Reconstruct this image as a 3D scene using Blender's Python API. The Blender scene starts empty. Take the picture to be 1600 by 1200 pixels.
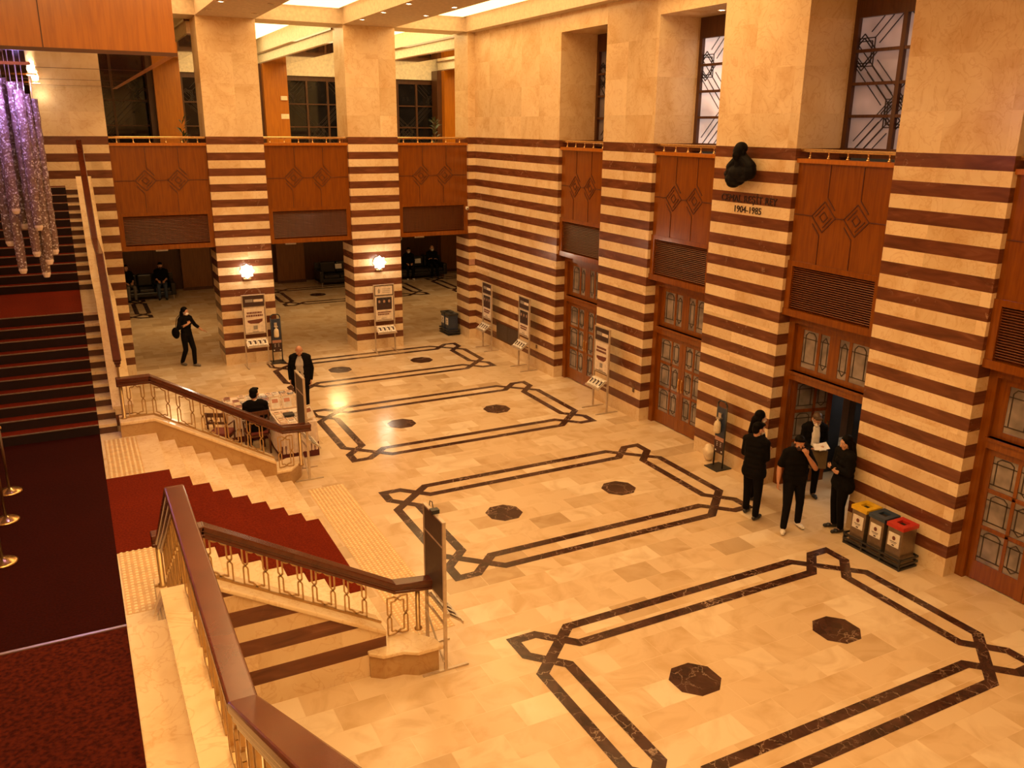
import bpy, bmesh, math, random
import numpy as np
from mathutils import Vector, Matrix
random.seed(7)
PI = math.pi
SC = bpy.context.scene
COL = SC.collection
V = Vector

# ------------------------------------------------------------------ mesh builder
class MB:
    """collects shapes; build() links them as ONE mesh object"""
    def __init__(s):
        s.v = []; s.f = []; s.m = []
    def add(s, vs, fs, mi=0):
        o = len(s.v)
        s.v += [tuple(p) for p in vs]
        s.f += [tuple(i + o for i in f) for f in fs]
        s.m += [mi] * len(fs)
        return s
    def box(s, x0, x1, y0, y1, z0, z1, mi=0):
        if x0 > x1: x0, x1 = x1, x0
        if y0 > y1: y0, y1 = y1, y0
        if z0 > z1: z0, z1 = z1, z0
        vs = [(x0,y0,z0),(x1,y0,z0),(x1,y1,z0),(x0,y1,z0),(x0,y0,z1),(x1,y0,z1),(x1,y1,z1),(x0,y1,z1)]
        return s.add(vs, [(0,3,2,1),(4,5,6,7),(0,1,5,4),(1,2,6,5),(2,3,7,6),(3,0,4,7)], mi)
    def cbox(s, c, d, mi=0, rot=None):
        """box by centre and full size with an optional rotation matrix"""
        hx, hy, hz = d[0]/2, d[1]/2, d[2]/2
        vs = [V((a*hx, b*hy, e*hz)) for e in (-1,1) for a, b in ((-1,-1),(1,-1),(1,1),(-1,1))]
        if rot is not None: vs = [rot @ p for p in vs]
        vs = [p + V(c) for p in vs]
        return s.add(vs, [(0,3,2,1),(4,5,6,7),(0,1,5,4),(1,2,6,5),(2,3,7,6),(3,0,4,7)], mi)
    def prism(s, poly, axis, a, b, mi=0):
        """polygon of 2D points extruded along axis 'x','y' or 'z' from a to b"""
        def P(p, t):
            return {'x': (t, p[0], p[1]), 'y': (p[0], t, p[1]), 'z': (p[0], p[1], t)}[axis]
        n = len(poly)
        vs = [P(p, a) for p in poly] + [P(p, b) for p in poly]
        area = sum(poly[i][0]*poly[(i+1)%n][1]-poly[(i+1)%n][0]*poly[i][1] for i in range(n))
        flip = (area < 0) ^ (b < a) ^ (axis == 'y')
        fs = [tuple(range(n))[::-1], tuple(range(n, 2*n))] + [(i, (i+1) % n, n+(i+1) % n, n+i) for i in range(n)]
        if flip: fs = [f[::-1] for f in fs]
        return s.add(vs, fs, mi)
    def tube(s, a, b, r, n=8, r2=None, mi=0, cap=True):
        a, b = V(a), V(b); d = (b-a)
        if d.length < 1e-6: return s
        q = d.to_track_quat('Z', 'Y'); r2 = r if r2 is None else r2
        vs = []
        for p, rr in ((a, r), (b, r2)):
            for i in range(n):
                t = 2*PI*(i+.5)/n
                vs.append(p + q @ V((rr*math.cos(t), rr*math.sin(t), 0)))
        fs = [(i, (i+1) % n, n+(i+1) % n, n+i) for i in range(n)]
        if cap: fs += [tuple(range(n))[::-1], tuple(range(n, 2*n))]
        return s.add(vs, fs, mi)
    def path(s, pts, r, n=6, mi=0):
        for a, b in zip(pts[:-1], pts[1:]): s.tube(a, b, r, n, mi=mi)
        return s
    def bar(s, a, b, w, h, up=(0,0,1), mi=0):
        """rectangular bar from a to b, w across and h along 'up'"""
        a, b = V(a), V(b); d = (b-a).normalized(); u = V(up)
        side = d.cross(u).normalized(); u = side.cross(d).normalized()
        vs = []
        for p in (a, b):
            for x, y in ((-1,-1),(1,-1),(1,1),(-1,1)): vs.append(p + side*(x*w/2) + u*(y*h/2))
        return s.add(vs, [(0,1,2,3),(7,6,5,4),(0,4,5,1),(1,5,6,2),(2,6,7,3),(3,7,4,0)], mi)
    def lathe(s, prof, c=(0,0,0), n=16, mi=0):
        vs = []; fs = []; c = V(c); k = len(prof)
        for r, z in prof:
            for i in range(n):
                t = 2*PI*i/n; vs.append(c + V((r*math.cos(t), r*math.sin(t), z)))
        for j in range(k-1):
            for i in range(n):
                fs.append((j*n+i, j*n+(i+1) % n, (j+1)*n+(i+1) % n, (j+1)*n+i))
        fs.append(tuple(range(n))[::-1]); fs.append(tuple((k-1)*n+i for i in range(n)))
        return s.add(vs, fs, mi)
    def ball(s, c, rad, nu=12, nv=8, mi=0, rot=None):
        if not hasattr(rad, '__len__'): rad = (rad,)*3
        c = V(c); vs = [V((0,0,-rad[2]))]; fs = []
        for j in range(1, nv):
            p = -PI/2+PI*j/nv
            for i in range(nu):
                t = 2*PI*i/nu
                vs.append(V((rad[0]*math.cos(p)*math.cos(t), rad[1]*math.cos(p)*math.sin(t), rad[2]*math.sin(p))))
        vs.append(V((0,0,rad[2])))
        for i in range(nu): fs.append((0, 1+(i+1) % nu, 1+i))
        for j in range(nv-2):
            for i in range(nu):
                a = 1+j*nu; fs.append((a+i, a+(i+1) % nu, a+nu+(i+1) % nu, a+nu+i))
        a = 1+(nv-2)*nu; top = len(vs)-1
        for i in range(nu): fs.append((a+i, a+(i+1) % nu, top))
        if rot is not None: vs = [rot @ p for p in vs]
        return s.add([p+c for p in vs], fs, mi)
    def rcone(s, a, b, ra, rb, n=10):
        """round cone (two spheres joined), closed"""
        a, b = V(a), V(b); d = b-a; L = d.length
        if L < 1e-5: return s.ball(a, max(ra, rb), n, 6)
        q = d.to_track_quat('Z', 'Y'); rings = []
        for k in range(1, 4):
            t = PI/2*(1-k/3.0); rings.append((-ra*math.sin(t), ra*math.cos(t)))
        for k in range(0, 3):
            t = PI/2*k/3.0; rings.append((L+rb*math.sin(t), rb*math.cos(t)))
        vs = [a+q @ V((0,0,-ra))]
        for z, r in rings:
            for i in range(n):
                t = 2*PI*i/n; vs.append(a+q @ V((r*math.cos(t), r*math.sin(t), z)))
        vs.append(a+q @ V((0,0,L+rb))); fs = []
        for i in range(n): fs.append((0, 1+(i+1) % n, 1+i))
        for j in range(len(rings)-1):
            o = 1+j*n
            for i in range(n): fs.append((o+i, o+(i+1) % n, o+n+(i+1) % n, o+n+i))
        o = 1+(len(rings)-1)*n; top = len(vs)-1
        for i in range(n): fs.append((o+i, o+(i+1) % n, top))
        return s.add(vs, fs)
    def mesh(s, name, mats, smooth=False):
        me = bpy.data.meshes.new(name)
        me.from_pydata(s.v, [], s.f); me.update()
        for m in (mats if isinstance(mats, (list, tuple)) else [mats]): me.materials.append(m)
        me.polygons.foreach_set('material_index', s.m)
        if smooth: me.polygons.foreach_set('use_smooth', [True]*len(me.polygons))
        return me
    def build(s, name, mats, parent=None, smooth=False, bevel=0.0, seg=2, **kw):
        o = bpy.data.objects.new(name, s.mesh(name, mats, smooth)); COL.objects.link(o)
        if parent is not None: o.parent = parent
        if bevel > 0:
            md = o.modifiers.new('bevel', 'BEVEL'); md.width = bevel; md.segments = seg
            md.limit_method = 'ANGLE'; md.angle_limit = 0.6
        for k, v in kw.items(): o[k] = v
        return o

def empty(name, loc=(0,0,0), rz=0.0, label=None, cat=None, group=None):
    o = bpy.data.objects.new(name, None); COL.objects.link(o)
    o.location = loc; o.rotation_euler = (0,0,rz); o.empty_display_size = .1
    return tag(o, label, cat, group)
def tag(o, label=None, cat=None, group=None):
    if label: o['label'] = label
    if cat: o['category'] = cat
    if group: o['group'] = group
    return o
def kids(o): return [c for c in bpy.data.objects if c.parent == o]
def dup(root, loc=None, rz=None, label=None, group=None, ch=None):
    r = root.copy(); COL.objects.link(r)
    if loc is not None: r.location = loc
    if rz is not None: r.rotation_euler = (0,0,rz)
    if label: r['label'] = label
    if group: r['group'] = group
    for c in (kids(root) if ch is None else ch):
        d = c.copy(); COL.objects.link(d); d.parent = r
        for e in kids(c):
            g = e.copy(); COL.objects.link(g); g.parent = d
    return r
def struct(name, mb, mats, parent=None, **kw):
    o = mb.build(name, mats, parent, **kw)
    if parent is None: o['kind'] = 'structure'
    return o

# ------------------------------------------------------------------ materials
def nt(name):
    m = bpy.data.materials.new(name); m.use_nodes = True
    t = m.node_tree; b = t.nodes['Principled BSDF']
    return m, t, b
def N(t, typ, **kw):
    n = t.nodes.new(typ)
    for k, v in kw.items():
        if k.startswith('i_'): n.inputs[k[2:].replace('_', ' ')].default_value = v
        else: setattr(n, k, v)
    return n
def L(t, a, b): t.links.new(a, b)
def ramp(t, fac, stops):
    r = N(t, 'ShaderNodeValToRGB'); e = r.color_ramp.elements
    while len(e) < len(stops): e.new(.5)
    for i, (p, c) in enumerate(stops):
        e[i].position = p; e[i].color = (*c, 1)
    L(t, fac, r.inputs[0]); return r.outputs[0]
def math_(t, op, a, b=None):
    n = N(t, 'ShaderNodeMath', operation=op)
    for i, x in enumerate((a, b)):
        if x is None: continue
        if isinstance(x, (int, float)): n.inputs[i].default_value = x
        else: L(t, x, n.inputs[i])
    return n.outputs[0]
def mixc(t, f, a, b, mode='MIX'):
    n = N(t, 'ShaderNodeMix', data_type='RGBA', blend_type=mode)
    if isinstance(f, (int, float)): n.inputs[0].default_value = f
    else: L(t, f, n.inputs[0])
    for i, x in ((6, a), (7, b)):
        if isinstance(x, tuple): n.inputs[i].default_value = (*x, 1)
        else: L(t, x, n.inputs[i])
    return n.outputs[2]
def plain(name, c, rough=.5, metal=0.0, coat=0.0, var=.12, scale=12, spec=None):
    """principled colour with a slight procedural variation"""
    m, t, b = nt(name)
    tc = N(t, 'ShaderNodeTexCoord'); no = N(t, 'ShaderNodeTexNoise', i_Scale=scale, i_Detail=3.0)
    L(t, tc.outputs['Object'], no.inputs['Vector'])
    lo = tuple(x*(1-var) for x in c); hi = tuple(min(1, x*(1+var)) for x in c)
    L(t, ramp(t, no.outputs[0], [(.3, lo), (.7, hi)]), b.inputs['Base Color'])
    b.inputs['Roughness'].default_value = rough; b.inputs['Metallic'].default_value = metal
    b.inputs['Coat Weight'].default_value = coat
    if spec is not None: b.inputs['Specular IOR Level'].default_value = spec
    return m
def emit(name, c, s, base=(.8,.8,.8)):
    m, t, b = nt(name); b.inputs['Base Color'].default_value = (*base, 1)
    b.inputs['Emission Color'].default_value = (*c, 1); b.inputs['Emission Strength'].default_value = s
    return m
def grain(name, c, dark, rough=.25, coat=.4, sc=(9, 9, .6)):
    m, t, b = nt(name)
    tc = N(t, 'ShaderNodeTexCoord'); mp = N(t, 'ShaderNodeMapping'); mp.inputs['Scale'].default_value = sc
    no = N(t, 'ShaderNodeTexNoise', i_Scale=3.0, i_Detail=5.0, i_Distortion=.6)
    L(t, tc.outputs['Object'], mp.inputs[0]); L(t, mp.outputs[0], no.inputs['Vector'])
    L(t, ramp(t, no.outputs[0], [(.3, dark), (.62, c)]), b.inputs['Base Color'])
    b.inputs['Roughness'].default_value = rough; b.inputs['Coat Weight'].default_value = coat
    b.inputs['Coat Roughness'].default_value = .12
    return m
CREAM = (.86, .68, .44); CREAM2 = (.74, .52, .29)
def cream_color(t, pos, joint=True):
    no = N(t, 'ShaderNodeTexNoise', i_Scale=.9, i_Detail=6.0, i_Roughness=.6, i_Distortion=1.2); L(t, pos, no.inputs['Vector'])
    c = ramp(t, no.outputs[0], [(.32, CREAM2), (.5, CREAM), (.72, (.92,.76,.54))])
    n2 = N(t, 'ShaderNodeTexNoise', i_Scale=2.3, i_Detail=8.0, i_Distortion=2.5); L(t, pos, n2.inputs['Vector'])
    vein = ramp(t, n2.outputs[0], [(.47, (1,1,1)), (.5, (.78,.62,.45)), (.53, (1,1,1))])
    return mixc(t, .45, c, vein, 'MULTIPLY')
def brown_color(t, pos):
    mp = N(t, 'ShaderNodeMapping'); mp.inputs['Scale'].default_value = (1, 1, 5); L(t, pos, mp.inputs[0])
    no = N(t, 'ShaderNodeTexNoise', i_Scale=1.8, i_Detail=7.0, i_Distortion=.8); L(t, mp.outputs[0], no.inputs['Vector'])
    c = ramp(t, no.outputs[0], [(.3, (.105,.032,.014)), (.6, (.17,.055,.024)), (.8, (.25,.1,.05))])
    n2 = N(t, 'ShaderNodeTexNoise', i_Scale=3.0, i_Detail=4.0, i_Distortion=3.0); L(t, pos, n2.inputs['Vector'])
    v = ramp(t, n2.outputs[0], [(.62, (0,0,0)), (.645, (1,1,1)), (.67, (0,0,0))])
    n3 = N(t, 'ShaderNodeTexNoise', i_Scale=.8); L(t, pos, n3.inputs['Vector'])
    k = math_(t, 'MULTIPLY', v, ramp(t, n3.outputs[0], [(.55, (0,0,0)), (.65, (.5,.5,.5))]))
    return mixc(t, k, c, (.6,.42,.26))
def m_stripe():
    m, t, b = nt('striped marble')
    g = N(t, 'ShaderNodeNewGeometry'); sp = N(t, 'ShaderNodeSeparateXYZ'); L(t, g.outputs['Position'], sp.inputs[0])
    z = sp.outputs[2]
    # stripes of .2 m, first brown one from 6.1 m downwards, none under .3 m and none above 6.1 m
    fr = math_(t, 'FRACT', math_(t, 'MULTIPLY', math_(t, 'SUBTRACT', 6.1, z), 2.5))
    k = math_(t, 'MULTIPLY', math_(t, 'LESS_THAN', fr, .49), math_(t, 'MULTIPLY', math_(t, 'LESS_THAN', z, 6.1), math_(t, 'GREATER_THAN', z, .3)))
    # slab joints on the plain upper part: tone differs from slab to slab
    mp = N(t, 'ShaderNodeVectorMath', operation='MULTIPLY'); L(t, g.outputs['Position'], mp.inputs[0]); mp.inputs[1].default_value = (1.03, 1.03, 1.35)
    fl = N(t, 'ShaderNodeVectorMath', operation='FLOOR'); L(t, mp.outputs[0], fl.inputs[0])
    wn = N(t, 'ShaderNodeTexWhiteNoise', noise_dimensions='3D'); L(t, fl.outputs[0], wn.inputs['Vector'])
    tone = ramp(t, wn.outputs['Value'], [(0, (.86,.84,.8)), (1, (1,1,1))])
    off = N(t, 'ShaderNodeVectorMath', operation='ADD'); L(t, g.outputs['Position'], off.inputs[0])
    ws = N(t, 'ShaderNodeVectorMath', operation='SCALE'); L(t, wn.outputs['Color'], ws.inputs[0]); ws.inputs['Scale'].default_value = 3.0
    L(t, ws.outputs[0], off.inputs[1])
    c = mixc(t, 1.0, cream_color(t, off.outputs[0]), tone, 'MULTIPLY')
    L(t, mixc(t, k, c, brown_color(t, g.outputs['Position'])), b.inputs['Base Color'])
    b.inputs['Roughness'].default_value = .22
    return m
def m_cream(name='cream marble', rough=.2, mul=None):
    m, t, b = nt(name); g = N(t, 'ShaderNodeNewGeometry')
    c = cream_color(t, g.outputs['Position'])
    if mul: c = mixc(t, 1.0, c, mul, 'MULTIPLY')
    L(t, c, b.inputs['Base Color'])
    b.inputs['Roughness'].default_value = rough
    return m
def m_floor():
    m, t, b = nt('floor marble tiles'); g = N(t, 'ShaderNodeNewGeometry')
    br = N(t, 'ShaderNodeTexBrick', offset=.5, i_Scale=1.0, i_Mortar_Size=.004, i_Brick_Width=.62, i_Row_Height=.42, i_Bias=0.0)
    br.inputs['Color1'].default_value = (0,0,0,1); br.inputs['Color2'].default_value = (1,1,1,1); br.inputs['Mortar'].default_value = (.35,.35,.35,1)
    L(t, g.outputs['Position'], br.inputs['Vector'])
    tone = ramp(t, br.outputs['Color'], [(0, (.56,.41,.25)), (.12, (.72,.54,.34)), (.7, (.75,.58,.38)), (1, (.86,.72,.53))])
    sh = N(t, 'ShaderNodeVectorMath', operation='ADD'); L(t, g.outputs['Position'], sh.inputs[0]); L(t, br.outputs['Color'], sh.inputs[1])
    no = N(t, 'ShaderNodeTexNoise', i_Scale=1.6, i_Detail=7.0, i_Distortion=1.5); L(t, sh.outputs[0], no.inputs['Vector'])
    cl = ramp(t, no.outputs[0], [(.3, (.8,.72,.6)), (.55, (1,1,1))])
    c = mixc(t, .8, tone, cl, 'MULTIPLY')
    c = mixc(t, math_(t, 'MULTIPLY', br.outputs['Fac'], .25), c, (.93,.8,.6))
    L(t, c, b.inputs['Base Color'])
    n2 = N(t, 'ShaderNodeTexNoise', i_Scale=2.5, i_Detail=2.0); L(t, g.outputs['Position'], n2.inputs['Vector'])
    L(t, ramp(t, n2.outputs[0], [(.3, (.13,.13,.13)), (.7, (.24,.24,.24))]), b.inputs['Roughness'])
    return m
def m_inlay():
    m, t, b = nt('dark veined marble'); g = N(t, 'ShaderNodeNewGeometry')
    no = N(t, 'ShaderNodeTexNoise', i_Scale=5.0, i_Detail=6.0, i_Distortion=1.0); L(t, g.outputs['Position'], no.inputs['Vector'])
    c = ramp(t, no.outputs[0], [(.35, (.035,.014,.009)), (.7, (.085,.035,.024))])
    ad = N(t, 'ShaderNodeVectorMath', operation='ADD'); L(t, g.outputs['Position'], ad.inputs[0])
    sc = N(t, 'ShaderNodeVectorMath', operation='SCALE'); L(t, no.outputs['Color'], sc.inputs[0]); sc.inputs['Scale'].default_value = .35
    L(t, sc.outputs[0], ad.inputs[1])
    vo = N(t, 'ShaderNodeTexVoronoi', feature='DISTANCE_TO_EDGE', i_Scale=3.6); L(t, ad.outputs[0], vo.inputs['Vector'])
    k = ramp(t, vo.outputs['Distance'], [(0, (.8,.8,.8)), (.03, (0,0,0))])
    n3 = N(t, 'ShaderNodeTexNoise', i_Scale=1.7, i_Detail=2.0); L(t, g.outputs['Position'], n3.inputs['Vector'])
    k = math_(t, 'MULTIPLY', k, ramp(t, n3.outputs[0], [(.4, (0,0,0)), (.62, (1,1,1))]))
    L(t, mixc(t, k, c, (.5,.36,.26)), b.inputs['Base Color'])
    b.inputs['Roughness'].default_value = .18
    return m
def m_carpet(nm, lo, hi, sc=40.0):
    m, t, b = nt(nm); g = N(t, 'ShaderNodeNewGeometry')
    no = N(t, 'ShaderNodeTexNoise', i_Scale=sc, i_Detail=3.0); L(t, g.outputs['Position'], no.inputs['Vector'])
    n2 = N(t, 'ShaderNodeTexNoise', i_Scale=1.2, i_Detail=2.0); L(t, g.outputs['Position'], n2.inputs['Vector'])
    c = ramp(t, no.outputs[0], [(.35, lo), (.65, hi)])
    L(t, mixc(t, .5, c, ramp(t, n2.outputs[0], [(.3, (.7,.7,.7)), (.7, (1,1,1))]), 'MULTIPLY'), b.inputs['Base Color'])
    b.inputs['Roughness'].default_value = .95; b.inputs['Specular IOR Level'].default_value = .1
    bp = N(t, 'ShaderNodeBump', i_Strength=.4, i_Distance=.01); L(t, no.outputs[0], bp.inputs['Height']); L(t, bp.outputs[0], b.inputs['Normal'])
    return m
def m_glass(name, c, rough=.12, em=0.0, sc=3.0):
    """leaded glass: cool grey panes with tone varying pane to pane"""
    m, t, b = nt(name); g = N(t, 'ShaderNodeNewGeometry')
    no = N(t, 'ShaderNodeTexNoise', i_Scale=sc, i_Detail=2.0); L(t, g.outputs['Position'], no.inputs['Vector'])
    col = ramp(t, no.outputs[0], [(.35, tuple(x*.55 for x in c)), (.65, c)])
    L(t, col, b.inputs['Base Color']); b.inputs['Roughness'].default_value = rough
    if em > 0:
        L(t, col, b.inputs['Emission Color']); b.inputs['Emission Strength'].default_value = em
    return m

M = dict(
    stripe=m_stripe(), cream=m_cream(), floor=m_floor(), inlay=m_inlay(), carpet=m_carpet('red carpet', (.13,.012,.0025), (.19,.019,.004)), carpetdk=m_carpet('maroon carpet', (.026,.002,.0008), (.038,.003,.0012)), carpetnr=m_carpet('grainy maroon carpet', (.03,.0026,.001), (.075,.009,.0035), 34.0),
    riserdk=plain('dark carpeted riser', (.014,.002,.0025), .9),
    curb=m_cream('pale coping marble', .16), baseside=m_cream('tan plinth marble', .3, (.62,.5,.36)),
    wood=grain('orange brown wood', (.24,.066,.0022), (.17,.042,.0015)),
    woodlt=grain('bright orange wood', (.48,.155,.006), (.37,.11,.004), .3),
    wooddk=grain('dark lounge wood', (.1,.036,.01), (.06,.02,.006), .4, .1),
    line=plain('dark carved groove', (.085,.02,.002), .4),
    slat=grain('louver wood', (.2,.06,.014), (.13,.036,.009), .35, .2),
    void=plain('dark void', (.02,.008,.005), .8),
    rail=grain('polished mahogany', (.1,.021,.0065), (.075,.015,.0045), .27, .35, (3,3,3)),
    soffit=plain('lacquered soffit', (.17,.058,.016), .06, 0, .6, .1, 2),
    brass=plain('brass', (.75,.5,.22), .2, .9), brassdk=plain('worn brass', (.5,.33,.15), .3, .7),
    silver=plain('brushed aluminium', (.62,.56,.5), .3, .85), white=plain('white card', (.82,.78,.72), .6),
    ceil=plain('ceiling plaster', (.62,.5,.36), .7), ceilw=plain('white plaster', (.85,.76,.6), .7),
    black=plain('black cloth', (.004,.0032,.0035), .9, spec=.15), navy=plain('navy panel', (.03,.045,.09), .3),
    blk=plain('black plastic', (.02,.02,.022), .35), leather=plain('black leather', (.014,.012,.012), .35),
    skin=plain('skin', (.56,.3,.19), .5), skin2=plain('tanned skin', (.5,.24,.14), .5), hair=plain('black hair', (.004,.003,.0025), .6, spec=.08),
    hairbr=plain('brown hair', (.09,.05,.025), .5), hairgr=plain('grey hair', (.35,.32,.29), .6),
    mask=plain('white mask', (.85,.8,.76), .7), maskdk=plain('dark mask', (.03,.012,.014), .7),
    shirt=plain('white shirt', (.75,.72,.7), .7), grey=plain('grey knit', (.42,.37,.33), .8), trous=plain('charcoal trousers', (.005,.0045,.006), .9, spec=.15),
    jeans=plain('blue jeans', (.04,.06,.11), .8), greytr=plain('grey trousers', (.16,.14,.12), .8), maroon=plain('burgundy cloth', (.1,.012,.016), .7),
    cloth=plain('white tablecloth', (.78,.66,.58), .7), bronze=plain('black bronze', (.004,.003,.003), .6, 0, spec=.12),
    glassdk=m_glass('dark night glass', (.016,.013,.014), .05),
    leaf=plain('plant leaf', (.03,.06,.015), .5), pot=plain('clay pot', (.12,.06,.03), .6),
    lead=plain('lead came', (.05,.035,.028), .45, .3),
)
# ------------------------------------------------------------------ measures (metres); right wall X=0, pier fronts of the back wall Y=0
H = 6.1; ZC = 8.98; R = .16; ZL = 9*R; ZM = ZL+10*R; ZT = ZL+22*R      # landing, half landing, upper floor
YC = -12.15                                                            # axis of the stairs
P0, P1, P2 = (-11.43,-9.9), (-7.61,-6.16), (-3.865,-2.42)
OPEN_B = [(-9.9,-7.61), (-6.16,-3.865), (-2.42,-.225)]
OPEN_R = [(-4.935,-6.924), (-8.834,-10.798), (-12.833,-14.816), (-16.659,-18.64)]
XW = -14.6                                                             # left wall

# floor and its inlays
struct('floor', MB().box(XW-1, 8.0, -26.4, 12.9, -.12, 0), M['floor'])

def ribbon(mb, pts, w, z, mi=0):
    n = len(pts); out = []
    for i in range(n):
        a, b, c = V(pts[i-1]), V(pts[i]), V(pts[(i+1) % n])
        d1, d2 = (b-a).normalized(), (c-b).normalized()
        n1, n2 = V((-d1.y, d1.x)), V((-d2.y, d2.x))
        m = (n1+n2).normalized(); k = w/2/max(.3, m.dot(n1))
        out.append((b+m*k, b-m*k))
    vs = []
    for p, q in out: vs += [(p.x,p.y,z), (q.x,q.y,z)]
    fs = []
    for i in range(n):
        j = (i+1) % n; fs.append((2*i, 2*i+1, 2*j+1, 2*j))
    mb.add(vs, fs, mi)
def rug(n, cx, cy, hx=2.8, hy=1.665, octs=(-1.19, 1.19)):
    mb = MB()
    ax, ay = hx-.8, hy-.75
    outer = [(hx,-ay),(hx,ay),(ax,hy),(-ax,hy),(-hx,ay),(-hx,-ay),(-ax,-hy),(ax,-hy)]
    ix, iy = hx-.39, hy-.39
    q = [(ix,iy-.34),(hx,iy+.06),(hx,hy+.03),(ix+.07,hy+.03),(ix-.36,iy)]
    inner = q + [(-x, y) for x, y in q[::-1]] + [(-x,-y) for x, y in q] + [(x,-y) for x, y in q[::-1]]
    T = lambda L_: [(x+cx, y+cy) for x, y in L_]
    ribbon(mb, T(outer), .15, .002); ribbon(mb, T(inner), .15, .003)
    for ox in octs:
        a, b = .3, .13
        o8 = [(a,-b),(a,b),(b,a),(-b,a),(-a,b),(-a,-b),(-b,-a),(b,-a)]
        mb.add([(cx+ox+x, cy+y, .002) for x, y in o8], [tuple(range(8))])
    struct('trim_%d' % n, mb, M['inlay'])
for n, (cy, hy) in enumerate([(-16.96,1.665), (-11.78,1.665), (-6.65,1.665), (-1.77,1.36)]): rug(n+1, -3.72, cy, hy=hy)
for n, cx in enumerate([-11.7, -1.45, 5.4]): rug(n+5, cx, 9.15)

# piers
def pier(name, x0, x1, y0, y1, z1=ZC+.02):
    return struct(name, MB().box(x0, x1, y0, y1, 0, z1), M['stripe'])
for a, b in (P0, P1, P2): pier('wall_back', a, b, 0, 1.0)
pier('wall_back', -.225, 0, 0, .95)
pier('wall_back', XW-.6, -13.7, 0, 1.0)
pier('wall_right', 0, 1.3, OPEN_R[0][0], 1.0)
for (a0, b0), (a1, b1) in zip(OPEN_R[:-1], OPEN_R[1:]): pier('wall_right', 0, 1.3, a1, b0)
pier('wall_right', 0, 1.3, -26.2, OPEN_R[3][1])
# lintels of plain marble over the window recesses
for a, b in OPEN_R: struct('wall_right', MB().box(0, 1.3, b, a, 8.57, ZC+.02), M['cream'])
struct('wall_left', MB().box(XW-.3, XW, -26.2, 0, 0, 9.6), M['stripe'])
struct('wall_near', MB().box(XW, 1.3, -26.5, -26.2, 0, 9.6), M['stripe'])

# ---------------------------------------------------------------- carved panel, louvre and guard rail of each opening
def carved_panel(W):
    """wood panel with two framed diamonds joined by strap lines; local x along the wall, y into it"""
    mb = MB(); z0, z1 = 4.21, 5.87; y = .1
    mb.box(0, W, y, y+.12, z0, z1)
    zc = (z0+z1)/2-.02
    def seg(a, b, w=.022): mb.bar((a[0], y-.004, a[1]), (b[0], y-.004, b[1]), w, .012, (0,1,0), 1)
    cx = [W*.33, W*.67]; r = .25
    for c in cx:
        for k, rr in enumerate((r, r*.68, r*.34)):
            pts = [(c+rr,zc),(c,zc+rr),(c-rr,zc),(c,zc-rr)]
            for i in range(4):
                if k == 1 and i in (0, 2): continue
                seg(pts[i], pts[(i+1) % 4], .02)
        seg((c-r*.9, zc-r*.5), (c-r*.2, zc-r*1.25)); seg((c+r*.9, zc+r*.5), (c+r*.2, zc+r*1.25))
        seg((c-r*.2, zc-r*1.25), (c-r*.2, z0+.02), .012); seg((c+r*.2, zc+r*1.25), (c+r*.2, z1-.02), .012)
    seg((0.02,zc), (cx[0]-r,zc), .016); seg((cx[0]+r,zc), (cx[1]-r,zc), .016); seg((cx[1]+r,zc), (W-.02,zc), .016)
    return mb
tn = [8]
def opening(W, loc, rz, dark_back=True):
    mb = carved_panel(W)
    # ledge above the panel, frame of the louvre
    mb.box(-.0, W, .04, .24, 5.87, 5.94, 2)
    z0, z1, f = 3.27, 4.21, .12
    mb.box(0, W, .07, .24, z1-.07, z1+.02, 0); mb.box(0, W, .05, .3, z0, z0+f, 0)
    mb.box(0, f, .07, .24, z0+f, z1-.07, 0); mb.box(W-f, W, .07, .24, z0+f, z1-.07, 0)
    o = struct('trim_%d' % tn[0], mb, [M['wood'], M['line'], M['woodlt']]); tn[0] += 1
    o.location = loc; o.rotation_euler = (0,0,rz)
    g = MB(); n = 20; zz0, zz1 = z0+f, z1-.07
    g.box(f, W-f, .21, .24, zz0, zz1, 1)
    for i in range(n):
        z = zz0+(i+.5)*(zz1-zz0)/n
        g.bar((f, .13, z), (W-f, .13, z), .085, .009, (0, .62, .78), 0)
    g.build('louver_grille', [M['slat'], M['void']], o)
    return o
RAIL_AT = ['between the left pier and the lamp pier', 'between the two lamp piers', 'between the right lamp pier and the corner',
           'over the farthest door of the right wall', 'over the second door from the corner', 'over the open door', 'over the nearest door']
ri = [0]
def guard_rail(W, loc, rz):
    n = max(4, round(W/.4))
    r = MB().box(0, W, .09, .17, 6.045, 6.1).build('guard_rail', M['brass'], None, bevel=.012)
    r.location = loc; r.rotation_euler = (0,0,rz)
    tag(r, 'low gold rail on the wood panel ' + RAIL_AT[ri[0]], 'railing', 'gold rails above the carved panels'); ri[0] += 1
    pm = None
    for i in range(n):
        if pm is None:
            po = MB().lathe([(.028,0),(.03,.015),(.014,.03),(.014,.09),(.024,.105)], n=8).build('post', M['brass'], r, True); pm = po
        else:
            po = pm.copy(); COL.objects.link(po); po.parent = r
        po.location = ((i+.5)*W/n, .13, 5.94)
for a, b in OPEN_B: opening(b-a, (a,0,0), 0); guard_rail(b-a, (a,0,0), 0)
for a, b in OPEN_R: opening(a-b, (0,a,0), -PI/2); guard_rail(a-b, (0,a,0), -PI/2)

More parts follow.
